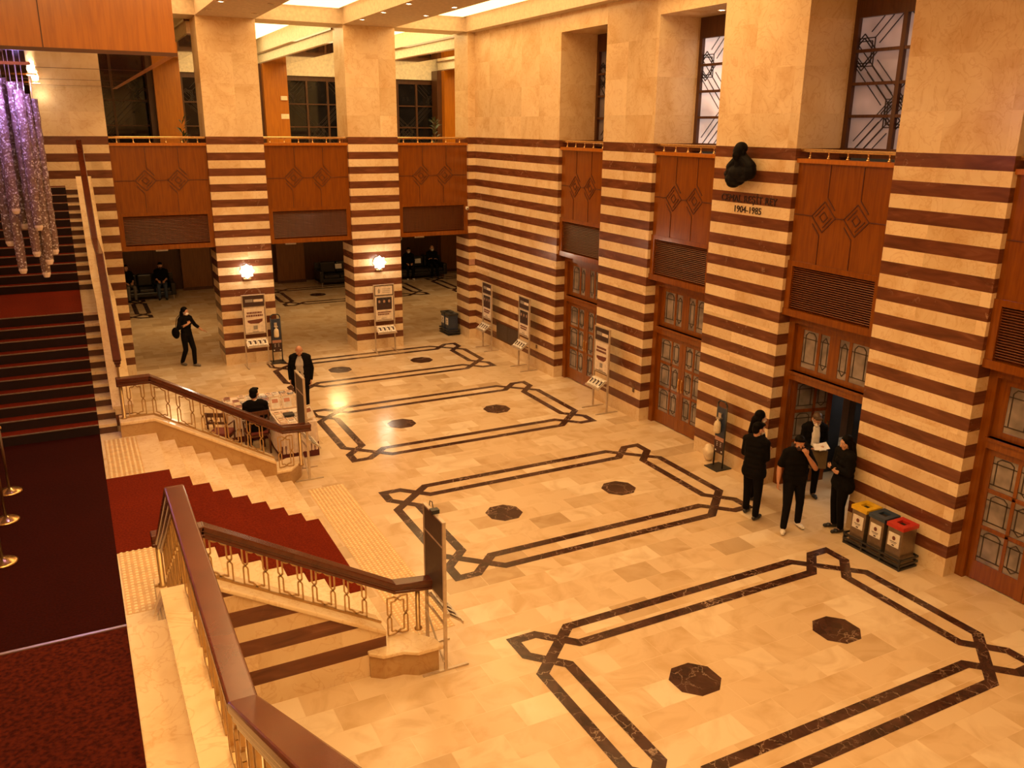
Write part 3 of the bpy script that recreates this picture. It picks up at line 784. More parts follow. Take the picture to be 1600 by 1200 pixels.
# ------------------------------------------------------------------ poster stands
M['postfr'] = plain('pale anodised frame', (.6,.5,.4), .35, .5)
M['paper'] = plain('poster paper', (.78,.68,.58), .6); M['ink'] = plain('dark ink', (.05,.02,.018), .6)
M['inkred'] = plain('dark red print', (.16,.045,.03), .6); M['photo'] = plain('dark photo print', (.03,.02,.025), .35, var=.7, scale=14)
M['face'] = plain('printed faces', (.4,.25,.18), .5); M['grprint'] = plain('grey print', (.3,.27,.25), .5); M['board'] = plain('dark board back', (.07,.045,.035), .5)
def poster_stand(loc, rz, label, kind, feet=((.3,.3),(.3,.3)), group=None, tray=True):
    """front faces local -y; posts at x = +-.3"""
    r = empty('poster_stand', loc, rz, label, 'poster stand', group)
    w = .3; H_ = 1.98
    for sx, (a, b) in zip((-1, 1), feet):
        MB().box(sx*w-.015, sx*w+.015, -.02, .02, .02, H_).build('post', M['postfr'], r)
        MB().box(sx*w-.018, sx*w+.018, -a, b, 0, .022).build('foot', M['postfr'], r)
    MB().box(-w-.015, w+.015, -.022, .022, H_, H_+.02).build('top_bar', M['postfr'], r)
    fr = MB(); fr.box(-w+.015, w-.015, -.008, .012, .92, H_, 1)
    for z in (.93, 1.66): fr.box(-w+.015, w-.015, -.016, .014, z-.012, z+.012, 0)
    fr.build('backboard', [M['postfr'], M['board']], r)
    hd = MB(); y = -.012
    if kind in 'AC':
        hd.box(-.26, .26, y, y+.004, 1.7, 1.95, 1); hd.box(-.22, -.02, y-.003, y, 1.8, 1.88, 2); hd.box(0, .25, y-.003, y, 1.8, 1.87, 0)
    else:
        hd.box(-.26, .26, y, y+.004, 1.7, 1.95, 0)
        hd.prism([(-.18,1.75),(-.12,1.75),(-.12,1.84),(-.15,1.9),(-.18,1.84)], 'y', y-.003, y, 2)
        for i in range(3): hd.box(-.05, .2, y-.003, y, 1.76+i*.05, 1.775+i*.05, 2)
    hd.build('header_panel', [M['paper'], M['ink'], M['grprint']], r)
    ps = MB(); ps.box(-.27, .27, y, y+.004, .945, 1.645, 0)
    t = y-.003
    if kind == 'A':          # two lines of heavy print, a torn dark band, a small square emblem, a foot line
        for zz, xa, xb in ((1.5,-.2,.2), (1.42,-.22,.22)):
            x = xa
            while x < xb-.02:
                l = .025+.03*random.random(); ps.box(x, min(x+l, xb), t, y, zz-.022, zz+.03, 2); x += l+.008
        ps.prism([(-.2,1.3),(.21,1.33),(.2,1.26),(.1,1.2),(-.12,1.21),(-.19,1.25)], 'y', t, y, 2)
        ps.box(-.05, .06, t, y, 1.04, 1.15, 3); ps.box(-.08, .08, t, y, .98, .99, 1); ps.box(-.2, .22, t, y, .952, .962, 1)
    else:                    # photo of three people over two lines of print
        ps.box(-.23, .23, t, y, 1.26, 1.62, 4)
        for x in (-.15,0,.15):
            ps.prism([(x-.075,1.27),(x+.075,1.27),(x+.06,1.42),(x,1.47),(x-.06,1.42)], 'y', t-.002, t, 1)
            ps.ball((x, t, 1.5), (.035,.004,.045), 8, 6, 5)
        for zz, xa, xb in ((1.18,-.2,.2), (1.12,-.2,.14)):
            x = xa
            while x < xb-.02:
                l = .025+.03*random.random(); ps.box(x, min(x+l, xb), t, y, zz-.018, zz+.022, 2); x += l+.008
        ps.box(-.1, .05, t, y, 1.0, 1.01, 1); ps.box(-.22, .22, t, y, .955, .965, 1)
    ps.build('poster', [M['paper'], M['ink'], M['inkred'], M['grprint'], M['photo'], M['face']], r)
    if tray:
        tr = MB(); rot = Matrix.Rotation(math.radians(38), 3, 'X')
        tr.cbox((0,-.12,.69), (.56,.3,.012), 0, rot); tr.box(-.29, .29, -.25, -.235, .58, .62, 0)
        tr.box(-.3, -.26, -.06, 0, .72, .78, 0); tr.box(.26, .3, -.06, 0, .72, .78, 0); tr.box(-.3, .3, -.02, .0, .6, .63, 0)
        tr.build('leaflet_tray', M['postfr'], r)
        for i in range(4):
            lf = MB(); c = V((-.195+i*.13, -.135, .708))
            lf.cbox(c, (.112,.22,.006), 0, rot)
            lf.cbox(c+rot @ V((.012,-.0,.005)), (.05,.12,.003), 1, rot); lf.cbox(c+rot @ V((-.025,.05,.005)), (.03,.04,.003), 1, rot)
            lf.build('leaflet', [M['white'], M['ink']], r)
    return r
poster_stand((-6.83,-.42,0), 0, 'poster stand with text poster in front of the left striped pier with lamp', 'A')
poster_stand((-3.12,-.38,0), 0, 'poster stand with photo of three people at the right striped pier with lamp', 'B')
poster_stand((-.28,-1.42,0), -PI/2, 'poster stand nearest the back corner along the right striped wall', 'C', ((.24,.24),(.24,.24)))
poster_stand((-.3,-3.8,0), -PI/2, 'poster stand along the right striped wall just before the farthest door', 'C', ((.26,.26),(.26,.26)))
poster_stand((-.36,-7.76,0), -PI/2, 'text poster stand against the narrow pier between the two farthest doors', 'A')
b1 = poster_stand((-7.55,-15.15,0), PI/2, 'tall poster stand seen from behind at the near foot of the stairs', 'A')
b2 = poster_stand((-7.56,-8.6,0), PI/2, 'poster stand seen edge on from behind beside the book stall skirt', 'A', ((.26,.26),(.3,.1)))
cl = MB().box(-.06, .02, -.05, .05, 2.0, 2.05, 0).path([(.02,0,2.04),(.1,-.02,2.09),(.2,-.03,2.06),(.22,-.03,1.99)], .006)
cl.build('clip_lamp', M['blk'], b1)
for r in (b1, b2):
    MB().bar((-.3,.02,.12), (.3,.02,.55), .02, .02).build('brace', M['postfr'], r)

# ------------------------------------------------------------------ hand sanitiser stands
M['pinkish'] = plain('pale pink strip', (.5,.27,.2), .5); M['cream2'] = plain('cream plastic', (.8,.68,.48), .4)
def sanitizer(loc, rz, label):
    r = empty('sanitizer_stand', loc, rz, label, 'hand sanitizer stand')
    f = MB()
    pts = [(-.13,0,.02), (-.13,0,1.28), (-.11,0,1.34), (-.06,0,1.37), (.06,0,1.37), (.11,0,1.34), (.13,0,1.28), (.13,0,.02)]
    f.path(pts, .016, 8); f.build('frame', M['blk'], r, True)
    MB().box(-.19, .19, -.19, .19, 0, .02).build('base_plate', M['blk'], r, bevel=.006)
    p = MB().box(-.125, .125, -.012, .012, .62, 1.24, 0); p.box(-.125, .125, -.016, .012, .42, .62, 1)
    p.box(-.125, .125, -.018, .012, .56, .64, 2)
    for i in range(3):
        for j in range(2): p.box(-.07+j*.1, -.04+j*.1, -.019, -.012, .45+i*.035, .46+i*.035, 3)
    for i in range(2):
        p.box(-.1+i*.17, -.07+i*.17, -.019, -.012, .34, .37, 3)
    p.box(-.125, .125, -.014, .012, .3, .42, 1)
    p.build('panel', [M['navy'], M['ink'], M['pinkish'], M['white']], r)
    d = MB().lathe([(.0,.74),(.062,.745),(.07,.78),(.068,.92),(.05,.97),(.02,.99),(.02,1.02)], (-.01,-.085,0), 14)
    d.build('soap_bottle', M['cream2'], r, True)
    b = MB().box(-.06, .04, -.1, -.012, 1.02, 1.05).box(-.05, .03, -.05, -.012, 1.05, 1.14)
    b.build('pump_bracket', M['silver'], r, bevel=.006)
    return r
sanitizer((-6.25,-.25,0), 0, 'dark blue hand sanitizer stand beside the left lamp pier')
sanitizer((-.2,-11.8,0), -PI/2, 'hand sanitizer stand with cream bottle on the bust pier, beside a white bag')
bg = MB().ball((-.12,-11.42,.17), (.11,.12,.17), 14, 10)
rr = random.Random(3)
bg.v = [(x+rr.uniform(-.018,.018), y+rr.uniform(-.018,.018), max(0, z+rr.uniform(-.018,.018))) for x, y, z in bg.v]
tag(bg.build('plastic_bag', plain('white plastic bag', (.8,.66,.48), .35), None, True), 'crumpled white plastic bag on the floor by the sanitizer stand', 'bag')

# ------------------------------------------------------------------ recycling bins
M['steel'] = plain('brushed bronze steel', (.23,.17,.12), .3, .6)
for k, c in (('yel', (.75,.47,.02)), ('blu', (.03,.055,.1)), ('redp', (.5,.03,.02)), ('bindk', (.03,.03,.032))): M[k] = plain('bin lid '+k, c, .35)
def bin_(loc, rz, lid, label, body='steel'):
    r = empty('recycling_bin', loc, rz, label, 'bin')
    MB().prism([(-.135,-.16),(.135,-.16),(.135,.16),(-.135,.16)], 'z', 0, .6).build('body', M[body], r, bevel=.01)
    l = MB(); w, d = .15, .175; a, b = .07, .07
    for x0, x1, y0, y1 in ((-w,-a,-d,d),(a,w,-d,d),(-a,a,-d,-b),(-a,a,b,d)): l.box(x0, x1, y0, y1, .6, .66, 0)
    l.box(-a, a, -b, b, .6, .62, 1)
    l.build('lid', [M[lid], M['void']], r)
    s = MB().box(-.1, .1, -.168, -.161, .3, .52, 0)
    s.ball((-.0,-.168,.44), (.03,.003,.035), 10, 6, 1); s.box(-.06, .06, -.17, -.167, .375, .385, 2); s.box(-.045, .045, -.17, -.167, .355, .362, 2); s.box(-.02, .02, -.17, -.167, .315, .335, 2)
    s.build('sign', [M['white'], M['inkred'], M['ink']], r)
    return r
def bin_rack(c, L_, label, rz):
    r = empty('bin_rack', c, rz, label, 'rack')
    f = MB(); w = L_/2; d = .2
    f.box(-w, w, -d, d, .0, .03)
    for z in (.09, .17):
        for a, b in (((-w,-d,z),(w,-d,z)), ((w,-d,z),(w,d,z)), ((w,d,z),(-w,d,z)), ((-w,d,z),(-w,-d,z))): f.bar(a, b, .02, .03)
    f.build('tray', M['blk'], r)
    for sx in (-1, -.33, .33, 1):
        MB().box(sx*(w-.012)-.012, sx*(w-.012)+.012, -d-.005, -d+.02, 0, .2).build('post', M['blk'], r)
    return r
bin_rack((-.27,-15.72,0), 1.08, 'low black rack holding the three lidded recycling bins by the pier', -PI/2)
for i, (lid, nm) in enumerate((('yel', 'recycling bin with yellow lid, nearest the woman leaning on the pier'), ('blu', 'recycling bin with dark blue lid, between the yellow and red lids'), ('redp', 'recycling bin with red lid at the near end of the rack'))):
    bin_((-.27,-15.39-i*.34,.032), -PI/2, lid, nm)
bin_rack((-.5,.95,0), .74, 'low dark rack with two bins behind the back corner pilaster', PI/2)
bin_((-.5,.77,.032), -PI/2, 'bindk', 'dark bin by the corner pilaster, the nearer of the pair', 'navy'); bin_((-.5,1.12,.032), -PI/2, 'bindk', 'dark bin by the corner pilaster, the farther of the pair', 'navy')

# ------------------------------------------------------------------ book stall
def skirted_table(x0, x1, y0, y1, label):
    """table under a pleated white skirt with a burgundy hem cloth"""
    r = empty('table', ((x0+x1)/2,(y0+y1)/2,0), 0, label, 'table')
    hx, hy = (x1-x0)/2, (y1-y0)/2
    MB().box(-hx+.03, hx-.03, -hy+.03, hy-.03, .69, .72).build('tabletop', M['wood'], r)
    for sx in (-1, 1):
        for sy in (-1, 1): MB().box(sx*(hx-.08)-.02, sx*(hx-.08)+.02, sy*(hy-.08)-.02, sy*(hy-.08)+.02, 0, .69).build('leg', M['blk'], r)
    pts = []
    per = [(-hx,-hy),(hx,-hy),(hx,hy),(-hx,hy)]; 
    for i in range(4):
        a, b = V(per[i]), V(per[(i+1) % 4]); n = int((b-a).length/.035)
        nn = V(((b-a).y, -(b-a).x)).normalized()
        for j in range(n): pts.append((a+(b-a)*j/n, nn, (j % 2)))
    sk = MB(); n = len(pts); vs = []
    for z, k in ((.735,0),(.5,.4),(.14,1.0)):
        for p, nn, o in pts:
            q = p+nn*(.004+k*(.012+.035*(o)+.01*math.sin(p.x*9+p.y*7)))
            vs.append((q.x, q.y, z))
    fs = [(j*n+i, (j+1)*n+i, (j+1)*n+(i+1) % n, j*n+(i+1) % n) for j in range(2) for i in range(n)]
    fs = [f[::-1] for f in fs]
    sk.add(vs, fs+[tuple(range(n))])
    sk.build('tablecloth', M['cloth'], r)
    MB().box(-hx-.015, hx+.015, -hy-.015, hy+.015, .005, .3).build('under_cloth', M['maroon'], r)
    return r
skirted_table(-8.55, -7.05, -6.3, -5.45, 'long skirted table spread with books, behind the man in the suit')
skirted_table(-7.8, -7.08, -7.72, -6.46, 'skirted table with standing book displays next to the poster stand')
M['books'] = [plain('book cover %d' % i, c, .4) for i, c in enumerate([(.7,.5,.36),(.55,.36,.25),(.75,.68,.6),(.3,.12,.08),(.62,.5,.36),(.4,.28,.2),(.78,.7,.64),(.12,.1,.12),(.5,.2,.12),(.66,.6,.55)])]
M['pages'] = plain('book pages', (.78,.68,.55), .7)
bkm = {}
def book(loc, rz, ci, label, group, w=.13, h=.2, t=.018, tilt=0):
    if (ci, w, h) in bkm:
        r = bkm[(ci, w, h)].copy(); COL.objects.link(r)
    else:
        m = MB(); m.box(-w/2+.002, w/2-.004, -h/2+.004, h/2-.004, .002, t-.002, 1); m.box(-w/2, w/2, -h/2, h/2, 0, .002, 0); m.box(-w/2, w/2, -h/2, h/2, t-.002, t, 0)
        m.box(-w/2, -w/2+.003, -h/2, h/2, .002, t-.002, 0)
        c2 = M['white'] if ci % 3 else M['ink']
        m.box(-w*.33, w*.33, h*.12, h*.32, t, t+.001, 2); m.box(-w*.25, w*.25, -h*.36, -h*.3, t, t+.001, 2)
        r = m.build('book', [M['books'][ci], M['pages'], c2]); bkm[(ci, w, h)] = r
    r.location = loc; r.rotation_euler = (tilt, 0, rz)
    return tag(r, label, 'book', group)
rb = random.Random(11); nb = 0
for ix in range(10):
    for iy in range(4):
        x = -8.46+ix*.146; y = -6.18+iy*.205
        if rb.random() < .04: continue
        book((x+rb.uniform(-.006,.006), y+rb.uniform(-.006,.006), .736), rb.uniform(-.06,.06), rb.randrange(10), 'paperback lying flat in the rows on the long book table', 'books on the long table', .125, .185)
        if rb.random() < .3:
            book((x+.004, y, .755), rb.uniform(-.15,.15), rb.randrange(10), 'paperback stacked on another on the long book table', 'top books on the long table', .125, .185)
for ix in range(4):
    for iy in range(4):
        book((-7.7+ix*.165, -7.55+iy*.2, .736), rb.uniform(-.05,.05), rb.choice([1,2,4,6,9,0]), 'book lying flat on the short table with displays', 'books on the short table', .14, .18)
M['frame'] = plain('pale book holder', (.7,.55,.4), .5)
def book_holder(loc, rz, label, group):
    r = empty('book_holder', loc, rz, label, 'book display', group)
    rot = Matrix.Rotation(math.radians(-30), 3, 'X')
    f = MB()
    for x in (-.1,.1): f.cbox((x,0,.14), (.022,.012,.28), 0, rot)
    f.cbox(rot @ V((0,0,.13))+V((0,0,.14)), (.22,.012,.022), 0, rot); f.cbox(rot @ V((0,0,-.13))+V((0,0,.14)), (.22,.03,.022), 0, rot)
    f.bar((0,.06,.25), (0,.16,0), .02, .01, (0,1,0))
    f.build('frame', M['frame'], r)
    c = MB().cbox(V((0,-.012,.14)), (.17,.012,.23), 0, rot); c.cbox(rot @ V((0,-.0085,.04))+V((0,-.012,.14)), (.12,.002,.08), 1, rot)
    c.build('book', [M['books'][rb.choice([2,4,9,6])], M['books'][rb.choice([1,3,7,8])]], r)
    return r
for i, (x, y) in enumerate([(-7.66,-6.64),(-7.42,-6.66),(-7.19,-6.64)]): book_holder((x,y,.757 if False else .737), rb.uniform(-.1,.1), 'slanted book holder in the back row of the short table', 'book holders on the short table')
book_holder((-7.2,-7.58,.757), .5, 'book holder at the near end of the short table, left of its pair', None)
book_holder((-7.22,-7.25,.757), .9, 'book holder by the poster stand, turned towards the hall', None)
tag(MB().box(-7.62,-7.42,-7.32,-7.14,.757,.81).build('cash_box', M['blk'], None, bevel=.01), 'small black box among the books on the short table', 'box')
M['seat'] = plain('dark red seat cushion', (.16,.025,.02), .7); M['chairw'] = grain('chair wood', (.12,.035,.012), (.07,.02,.007), .3, .3)
def chair(loc, rz, label):
    r = empty('chair', loc, rz, label, 'chair')
    MB().box(-.21, .21, -.21, .2, .42, .48).build('seat', M['seat'], r, bevel=.02)
    MB().box(-.215, .215, -.215, .205, .38, .42).build('seat_frame', M['chairw'], r)
    for sx in (-1, 1):
        MB().tube((sx*.19,-.19,0), (sx*.19,-.19,.39), .016, 8, .022).build('leg', M['chairw'], r, True)
        MB().path([(sx*.19,.23,0), (sx*.19,.19,.42), (sx*.185,.24,.7), (sx*.18,.29,.95)], .02, 8).build('leg', M['chairw'], r, True)
        MB().path([(sx*.22,.2,.68), (sx*.24,-.05,.67), (sx*.22,-.15,.64), (sx*.2,-.18,.42)], .016, 8).build('armrest', M['chairw'], r, True)
    b = MB().cbox((0,.275,.9), (.36,.025,.09), 0, Matrix.Rotation(-.2, 3, 'X')); b.cbox((0,.235,.72), (.36,.022,.05), 0, Matrix.Rotation(-.2, 3, 'X'))
    for x in (-.09,0,.09): b.bar((x,.235,.72), (x,.275,.9), .02, .015, (0,1,0))
    b.build('backrest', M['chairw'], r)
    return r
chair((-8.78,-6.75,0), PI*.85, 'empty wooden chair with dark red seat left of the seated man in the suit')
chair((-8.13,-6.98,0), PI+.1, 'wooden chair under the seated man in the suit')

# ------------------------------------------------------------------ sconces
M['sconce'] = emit('sconce glass', (1,.9,.72), 14.0)
def sconce(x, label):
    r = empty('wall_lamp', (x,0,2.6), 0, label, 'wall lamp')
    MB().prism([(.17*math.cos(t*PI/4+PI/8), .17*math.sin(t*PI/4+PI/8)) for t in range(8)], 'y', -.05, 0).build('backplate', M['brassdk'], r, bevel=.01)
    s = MB(); n = 8; ring = []
    vs = [(0,-.26,0)]
    for i in range(16):
        t = PI*i/8; rr_ = .2 if i % 2 == 0 else .155; vs.append((rr_*math.cos(t), -.16, rr_*math.sin(t)))
    for i in range(16):
        t = PI*i/8; rr_ = .13; vs.append((rr_*math.cos(t), -.05, rr_*math.sin(t)))
    fs = [(0, 1+i, 1+(i+1) % 16) for i in range(16)]+[(1+i, 17+i, 17+(i+1) % 16, 1+(i+1) % 16) for i in range(16)]+[tuple(17+i for i in range(16))[::-1]]
    s.add(vs, fs); s.build('glass_shade', M['sconce'], r)
    MB().box(-.1,.1,-.13,-.04,-.24,-.19).build('bracket', M['brassdk'], r, bevel=.01)
sconce(-6.885, 'glowing star shaped wall lamp on the left striped pier'); sconce(-3.14, 'glowing star shaped wall lamp on the right striped pier')

# ------------------------------------------------------------------ bust and lettering on the pier
def remesh(mb, name, vox, mats, parent=None, sm=2):
    o = bpy.data.objects.new('tmp', mb.mesh('tmp', [])); COL.objects.link(o)
    md = o.modifiers.new('r', 'REMESH'); md.mode = 'VOXEL'; md.voxel_size = vox; md.use_smooth_shade = True
    if sm:
        s = o.modifiers.new('s', 'SMOOTH'); s.iterations = sm; s.factor = .5
    dg = bpy.context.evaluated_depsgraph_get(); dg.update()
    me = bpy.data.meshes.new_from_object(o.evaluated_get(dg)); me.name = name
    bpy.data.objects.remove(o)
    me.materials.clear()
    for m in (mats if isinstance(mats, (list, tuple)) else [mats]): me.materials.append(m)
    me.polygons.foreach_set('use_smooth', [True]*len(me.polygons))
    r = bpy.data.objects.new(name, me); COL.objects.link(r)
    if parent is not None: r.parent = parent
    return r
b = MB()                                     # local: faces -x, y across, z up
b.ball((-.15,0,.2), (.125,.11,.15), 16, 12); b.ball((-.19,0,.13), (.1,.085,.1), 12, 8); b.rcone((-.12,0,-.04), (-.14,0,.1), .1, .08)
b.rcone((-.1,-.27,-.1), (-.1,.22,-.14), .1, .11); b.rcone((-.1,.0,.1), (-.1,.24,-.08), .115, .1); b.rcone((-.1,.0,.1), (-.1,-.26,-.05), .115, .1); b.ball((-.1,.02,-.17), (.14,.3,.17), 16, 10); b.ball((-.1,-.24,-.13), (.11,.14,.15)); b.ball((-.1,.12,-.28), (.13,.24,.13))
b.rcone((-.1,.26,-.2), (-.09,.34,-.2), .09, .07); b.ball((-.1,.16,-.36), (.11,.14,.08)); b.rcone((-.14,.24,-.3), (-.14,-.2,-.24), .07, .07)
b.rcone((-.27,0,.18), (-.29,0,.14), .02, .022); b.ball((-.245,-.045,.205), .02); b.ball((-.245,.045,.205), .02); b.rcone((-.23,-.06,.23), (-.23,.06,.23), .02, .02)
b.ball((-.15,-.115,.18), (.03,.015,.04)); b.ball((-.15,.115,.18), (.03,.015,.04)); b.ball((-.12,0,.26), (.125,.115,.11)); b.rcone((-.25,-.02,.1), (-.25,.02,.1), .02, .02)
b.rcone((-.03,0,-.1), (.0,0,-.1), .1, .1)
bu = remesh(b, 'bust', .011, M['bronze']); bu.location = (-.096,-11.73,5.82); bu.rotation_euler = (0,0,0)
tag(bu, 'black bronze bust of a man on the second striped pier of the right wall', 'bust')
def lettering(txt, size, y, z, mat, label, name='wall_lettering'):
    cu = bpy.data.curves.new(name, 'FONT'); cu.body = txt; cu.size = size; cu.extrude = .006; cu.align_x = 'CENTER'; cu.resolution_u = 3
    o = bpy.data.objects.new('tmp', cu); COL.objects.link(o)
    dg = bpy.context.evaluated_depsgraph_get(); dg.update()
    me = bpy.data.meshes.new_from_object(o.evaluated_get(dg)); bpy.data.objects.remove(o)
    me.materials.clear(); me.materials.append(mat)
    r = bpy.data.objects.new(name, me); COL.objects.link(r)
    r.matrix_world = Matrix(((0,0,-1,-.007),(-1,0,0,y),(0,1,0,z),(0,0,0,1)))
    return tag(r, label, 'lettering') if label else r
M['letter'] = plain('dark bronze letters', (.03,.012,.008), .4)
ws = [lettering(t_, .175, 0, 5.125, M['letter'], None, 'word') for t_ in ('CEMAL', 'REŞİT', 'REY')]
wd = [max(v.co.x for v in o.data.vertices)-min(v.co.x for v in o.data.vertices) for o in ws]
le = empty('wall_lettering', (0,-11.79,5.125), 0, 'dark name letters on the brown stripe under the bust', 'lettering')
y_ = (sum(wd)+.14)/2
for o, w_ in zip(ws, wd):
    o.parent = le; o.matrix_parent_inverse = Matrix.Identity(4)
    o.matrix_basis = Matrix(((0,0,-1,-.007),(-1,0,0,y_-w_/2),(0,1,0,0),(0,0,0,1))); y_ -= w_+.07

lettering('1904-1985', .17, -11.79, 4.94, M['letter'], 'dark year numerals on the pale stripe under the bust')

# ------------------------------------------------------------------ stanchions on the landing
for i, (x, y) in enumerate([(-12.2,-10.86),(-12.2,-11.87),(-12.18,-13.12)]):
    r = empty('rope_stanchion', (x,y,ZL+.012), 0, ['stanchion with round brass base on the landing carpet, farthest of three', 'stanchion with round brass base on the landing carpet, middle of three', 'stanchion with round brass base on the landing carpet, nearest of three'][i], 'stanchion')
    MB().lathe([(.16,0),(.165,.012),(.14,.03),(.06,.05),(.025,.065)], n=28).build('base', M['brass'], r, True)
    MB().lathe([(.018,.06),(.018,.92)], n=12).build('pole', M['wooddk'], r, True)
    MB().lathe([(.018,.92),(.035,.94),(.035,.965),(.015,.985)], n=16).build('cap', M['brass'], r, True)

# ------------------------------------------------------------------ chandelier of crystal strands
m, t, b_ = nt('crystal strand'); g = N(t, 'ShaderNodeNewGeometry')
vo = N(t, 'ShaderNodeTexVoronoi', i_Scale=48.0); L(t, g.outputs['Position'], vo.inputs['Vector'])
L(t, ramp(t, vo.outputs['Color'], [(.2, (.24,.14,.12)), (.68, (.33,.21,.19)), (.82, (.85,.78,.8))]), b_.inputs['Base Color'])  # pale cells paint the crystal sparkle into the base colour
b_.inputs['Roughness'].default_value = .18; b_.inputs['Alpha'].default_value = .8
bp = N(t, 'ShaderNodeBump', i_Strength=.6, i_Distance=.02); L(t, vo.outputs['Distance'], bp.inputs['Height']); L(t, bp.outputs[0], b_.inputs['Normal'])
M['crystal'] = m; M['drop'] = plain('pale crystal drop', (.85,.7,.66), .1)
chd = empty('chandelier', (-11.9,-9.0,7.2), 0, 'hanging chandelier of long crystal strands lit violet at the top, by the stairs', 'chandelier')
MB().box(-.9, .7, -.35, .35, -.02, -.0).build('ceiling_plate', M['soffit'], chd)
for i, (x, y, zt, zb) in enumerate([(.3,.1,7.02,4.95),(.42,-.1,6.96,4.55),(.5,.1,6.97,4.2),(.57,-.08,6.8,4.42),(.66,.06,6.74,4.55),(.2,-.05,7.05,4.3),(.08,.1,7.05,4.7),(.36,.2,6.9,4.95),(-.08,-.1,7.05,4.9),(-.25,.1,7.05,4.6),(-.4,-.05,7.05,4.8),(-.6,.1,7.05,4.5),(.24,-.2,6.9,5.2),(.5,-.22,6.85,4.95)]):
    s = MB(); n = 14
    s.lathe([(.066,zt-7.2)]+[(.066+.005*((k % 2)*2-1), zt-7.2-(zt-zb)*(k+1)/16) for k in range(14)]+[(.062,zb-7.2)], (x,y,0), 12)
    o = s.build('crystal_strand', M['crystal'], chd)
    MB().lathe([(.04,zb-7.2-.08),(.06,zb-7.2-.03),(.055,zb-7.2)], (x,y,0), 10).build('crystal_drop', M['drop'], o)
    MB().tube((x,y,zt-7.2), (x,y,-.02), .004, 5).build('wire', M['silver'], o)

# ------------------------------------------------------------------ plants, plates, cameras
def plant(loc, label, h=.85):
    r = empty('potted_plant', loc, 0, label, 'plant')
    MB().lathe([(.1,0),(.14,.24),(.15,.26),(.13,.26)], n=16).build('pot', M['pot'], r, True)
    MB().tube((0,0,.2), (0,0,h*.8), .015, 6).build('stem', M['pot'], r)
    lf = MB(); q = random.Random(len(label))
    for i in range(46):
        z = .3+h*.75*q.random(); a = q.random()*6.283; l = .2+.16*q.random(); e = .5+q.random()*.6
        p = V((0,0,z)); d = V((math.cos(a)*math.cos(e), math.sin(a)*math.cos(e), math.sin(e))); sd = V((-math.sin(a), math.cos(a), 0))*.025
        m_ = p+d*l*.55+V((0,0,.01)); tip = p+d*l-V((0,0,.05))
        lf.add([p, m_-sd, tip, m_+sd, m_+V((0,0,.006))], [(0,1,4),(1,2,4),(2,3,4),(3,0,4),(0,3,2,1)])
    lf.build('foliage', M['leaf'], r)
plant((-8.0,1.3,ZT+.0), 'leafy potted plant on the gallery floor behind the left gold rail', 1.55)
plant((-.62,1.6,ZT+.0), 'leafy potted plant on the gallery floor behind the right gold rail', 1.75)
def plate(name, x0, x1, y0, y1, z0, z1, label, cat, mat='white'):
    return tag(MB().box(x0, x1, y0, y1, z0, z1).build(name, M[mat], None, bevel=.004), label, cat)
plate('notice_plate', -3.28, -2.98, 10.57, 10.6, 6.62, 6.8, 'small white notice plate on the gallery pillar between the lamp piers', 'sign', 'cream2')
plate('alarm_siren', -3.26, -3.02, 10.5, 10.6, 7.3, 7.45, 'cream alarm siren box on the gallery pillar above the notice plate', 'alarm', 'cream2')
for i, (x, lab) in enumerate(((-8.9, 'the left opening'), (-5.49, 'the opening between the lamp piers'), (-1.6, 'the opening by the corner'))):
    r = empty('hanging_sign', (x,.6,3.3), 0, 'small white sign hanging under the ceiling edge of ' + lab, 'sign')
    MB().box(-.15, .15, -.01, .01, -.14, -.03).build('panel', M['white'], r)
    for s in (-.1,.1): MB().tube((s,0,-.03), (s,0,.0), .004, 5).build('hook', M['silver'], r)
def sec_cam(loc, rz, label):
    r = empty('security_camera', loc, rz, label, 'camera')
    MB().lathe([(.05,0),(.05,-.02)], n=14).build('mount', M['white'], r, True)
    MB().ball((0,0,-.05), .055, 14, 10).build('dome', M['white'], r, True)
    MB().ball((0,-.04,-.06), .025, 10, 8).build('lens', M['blk'], r, True)
sec_cam((-.3,-.06,4.1), 0, 'small white dome camera at the corner pilaster beside the louvre')
sec_cam((-2.36,.2,3.27), 0, 'small white dome camera on the right edge of the right lamp pier')
plate('paper_notice', -.223, -.02, -.004, 0, 2.32, 2.5, 'pale paper notice on the face of the corner pilaster', 'sign', 'pinkish')
r = tag(MB().box(-.012, -.002, -2.98, -1.5, .33, .84, 0).box(-.018, -.01, -2.95, -2.25, .36, .81, 1).box(-.018, -.01, -2.23, -1.53, .36, .81, 1).build('access_hatch', [M['wooddk'], M['board']]), 'dark access hatch low in the right striped wall behind the poster stands', 'hatch')
M['socket'] = plain('brown socket plate', (.12,.06,.03), .4)
tag(MB().box(-.01, 0, -4.02, -3.94, .58, .68).build('wall_socket', M['socket'], None, bevel=.003), 'small brown wall socket on the right striped wall before the farthest door', 'socket')
tag(MB().box(-.01, 0, -8.62, -8.54, .62, .74).build('wall_socket', M['socket'], None, bevel=.003), 'small brown wall socket on the narrow pier between the two farthest doors', 'socket')

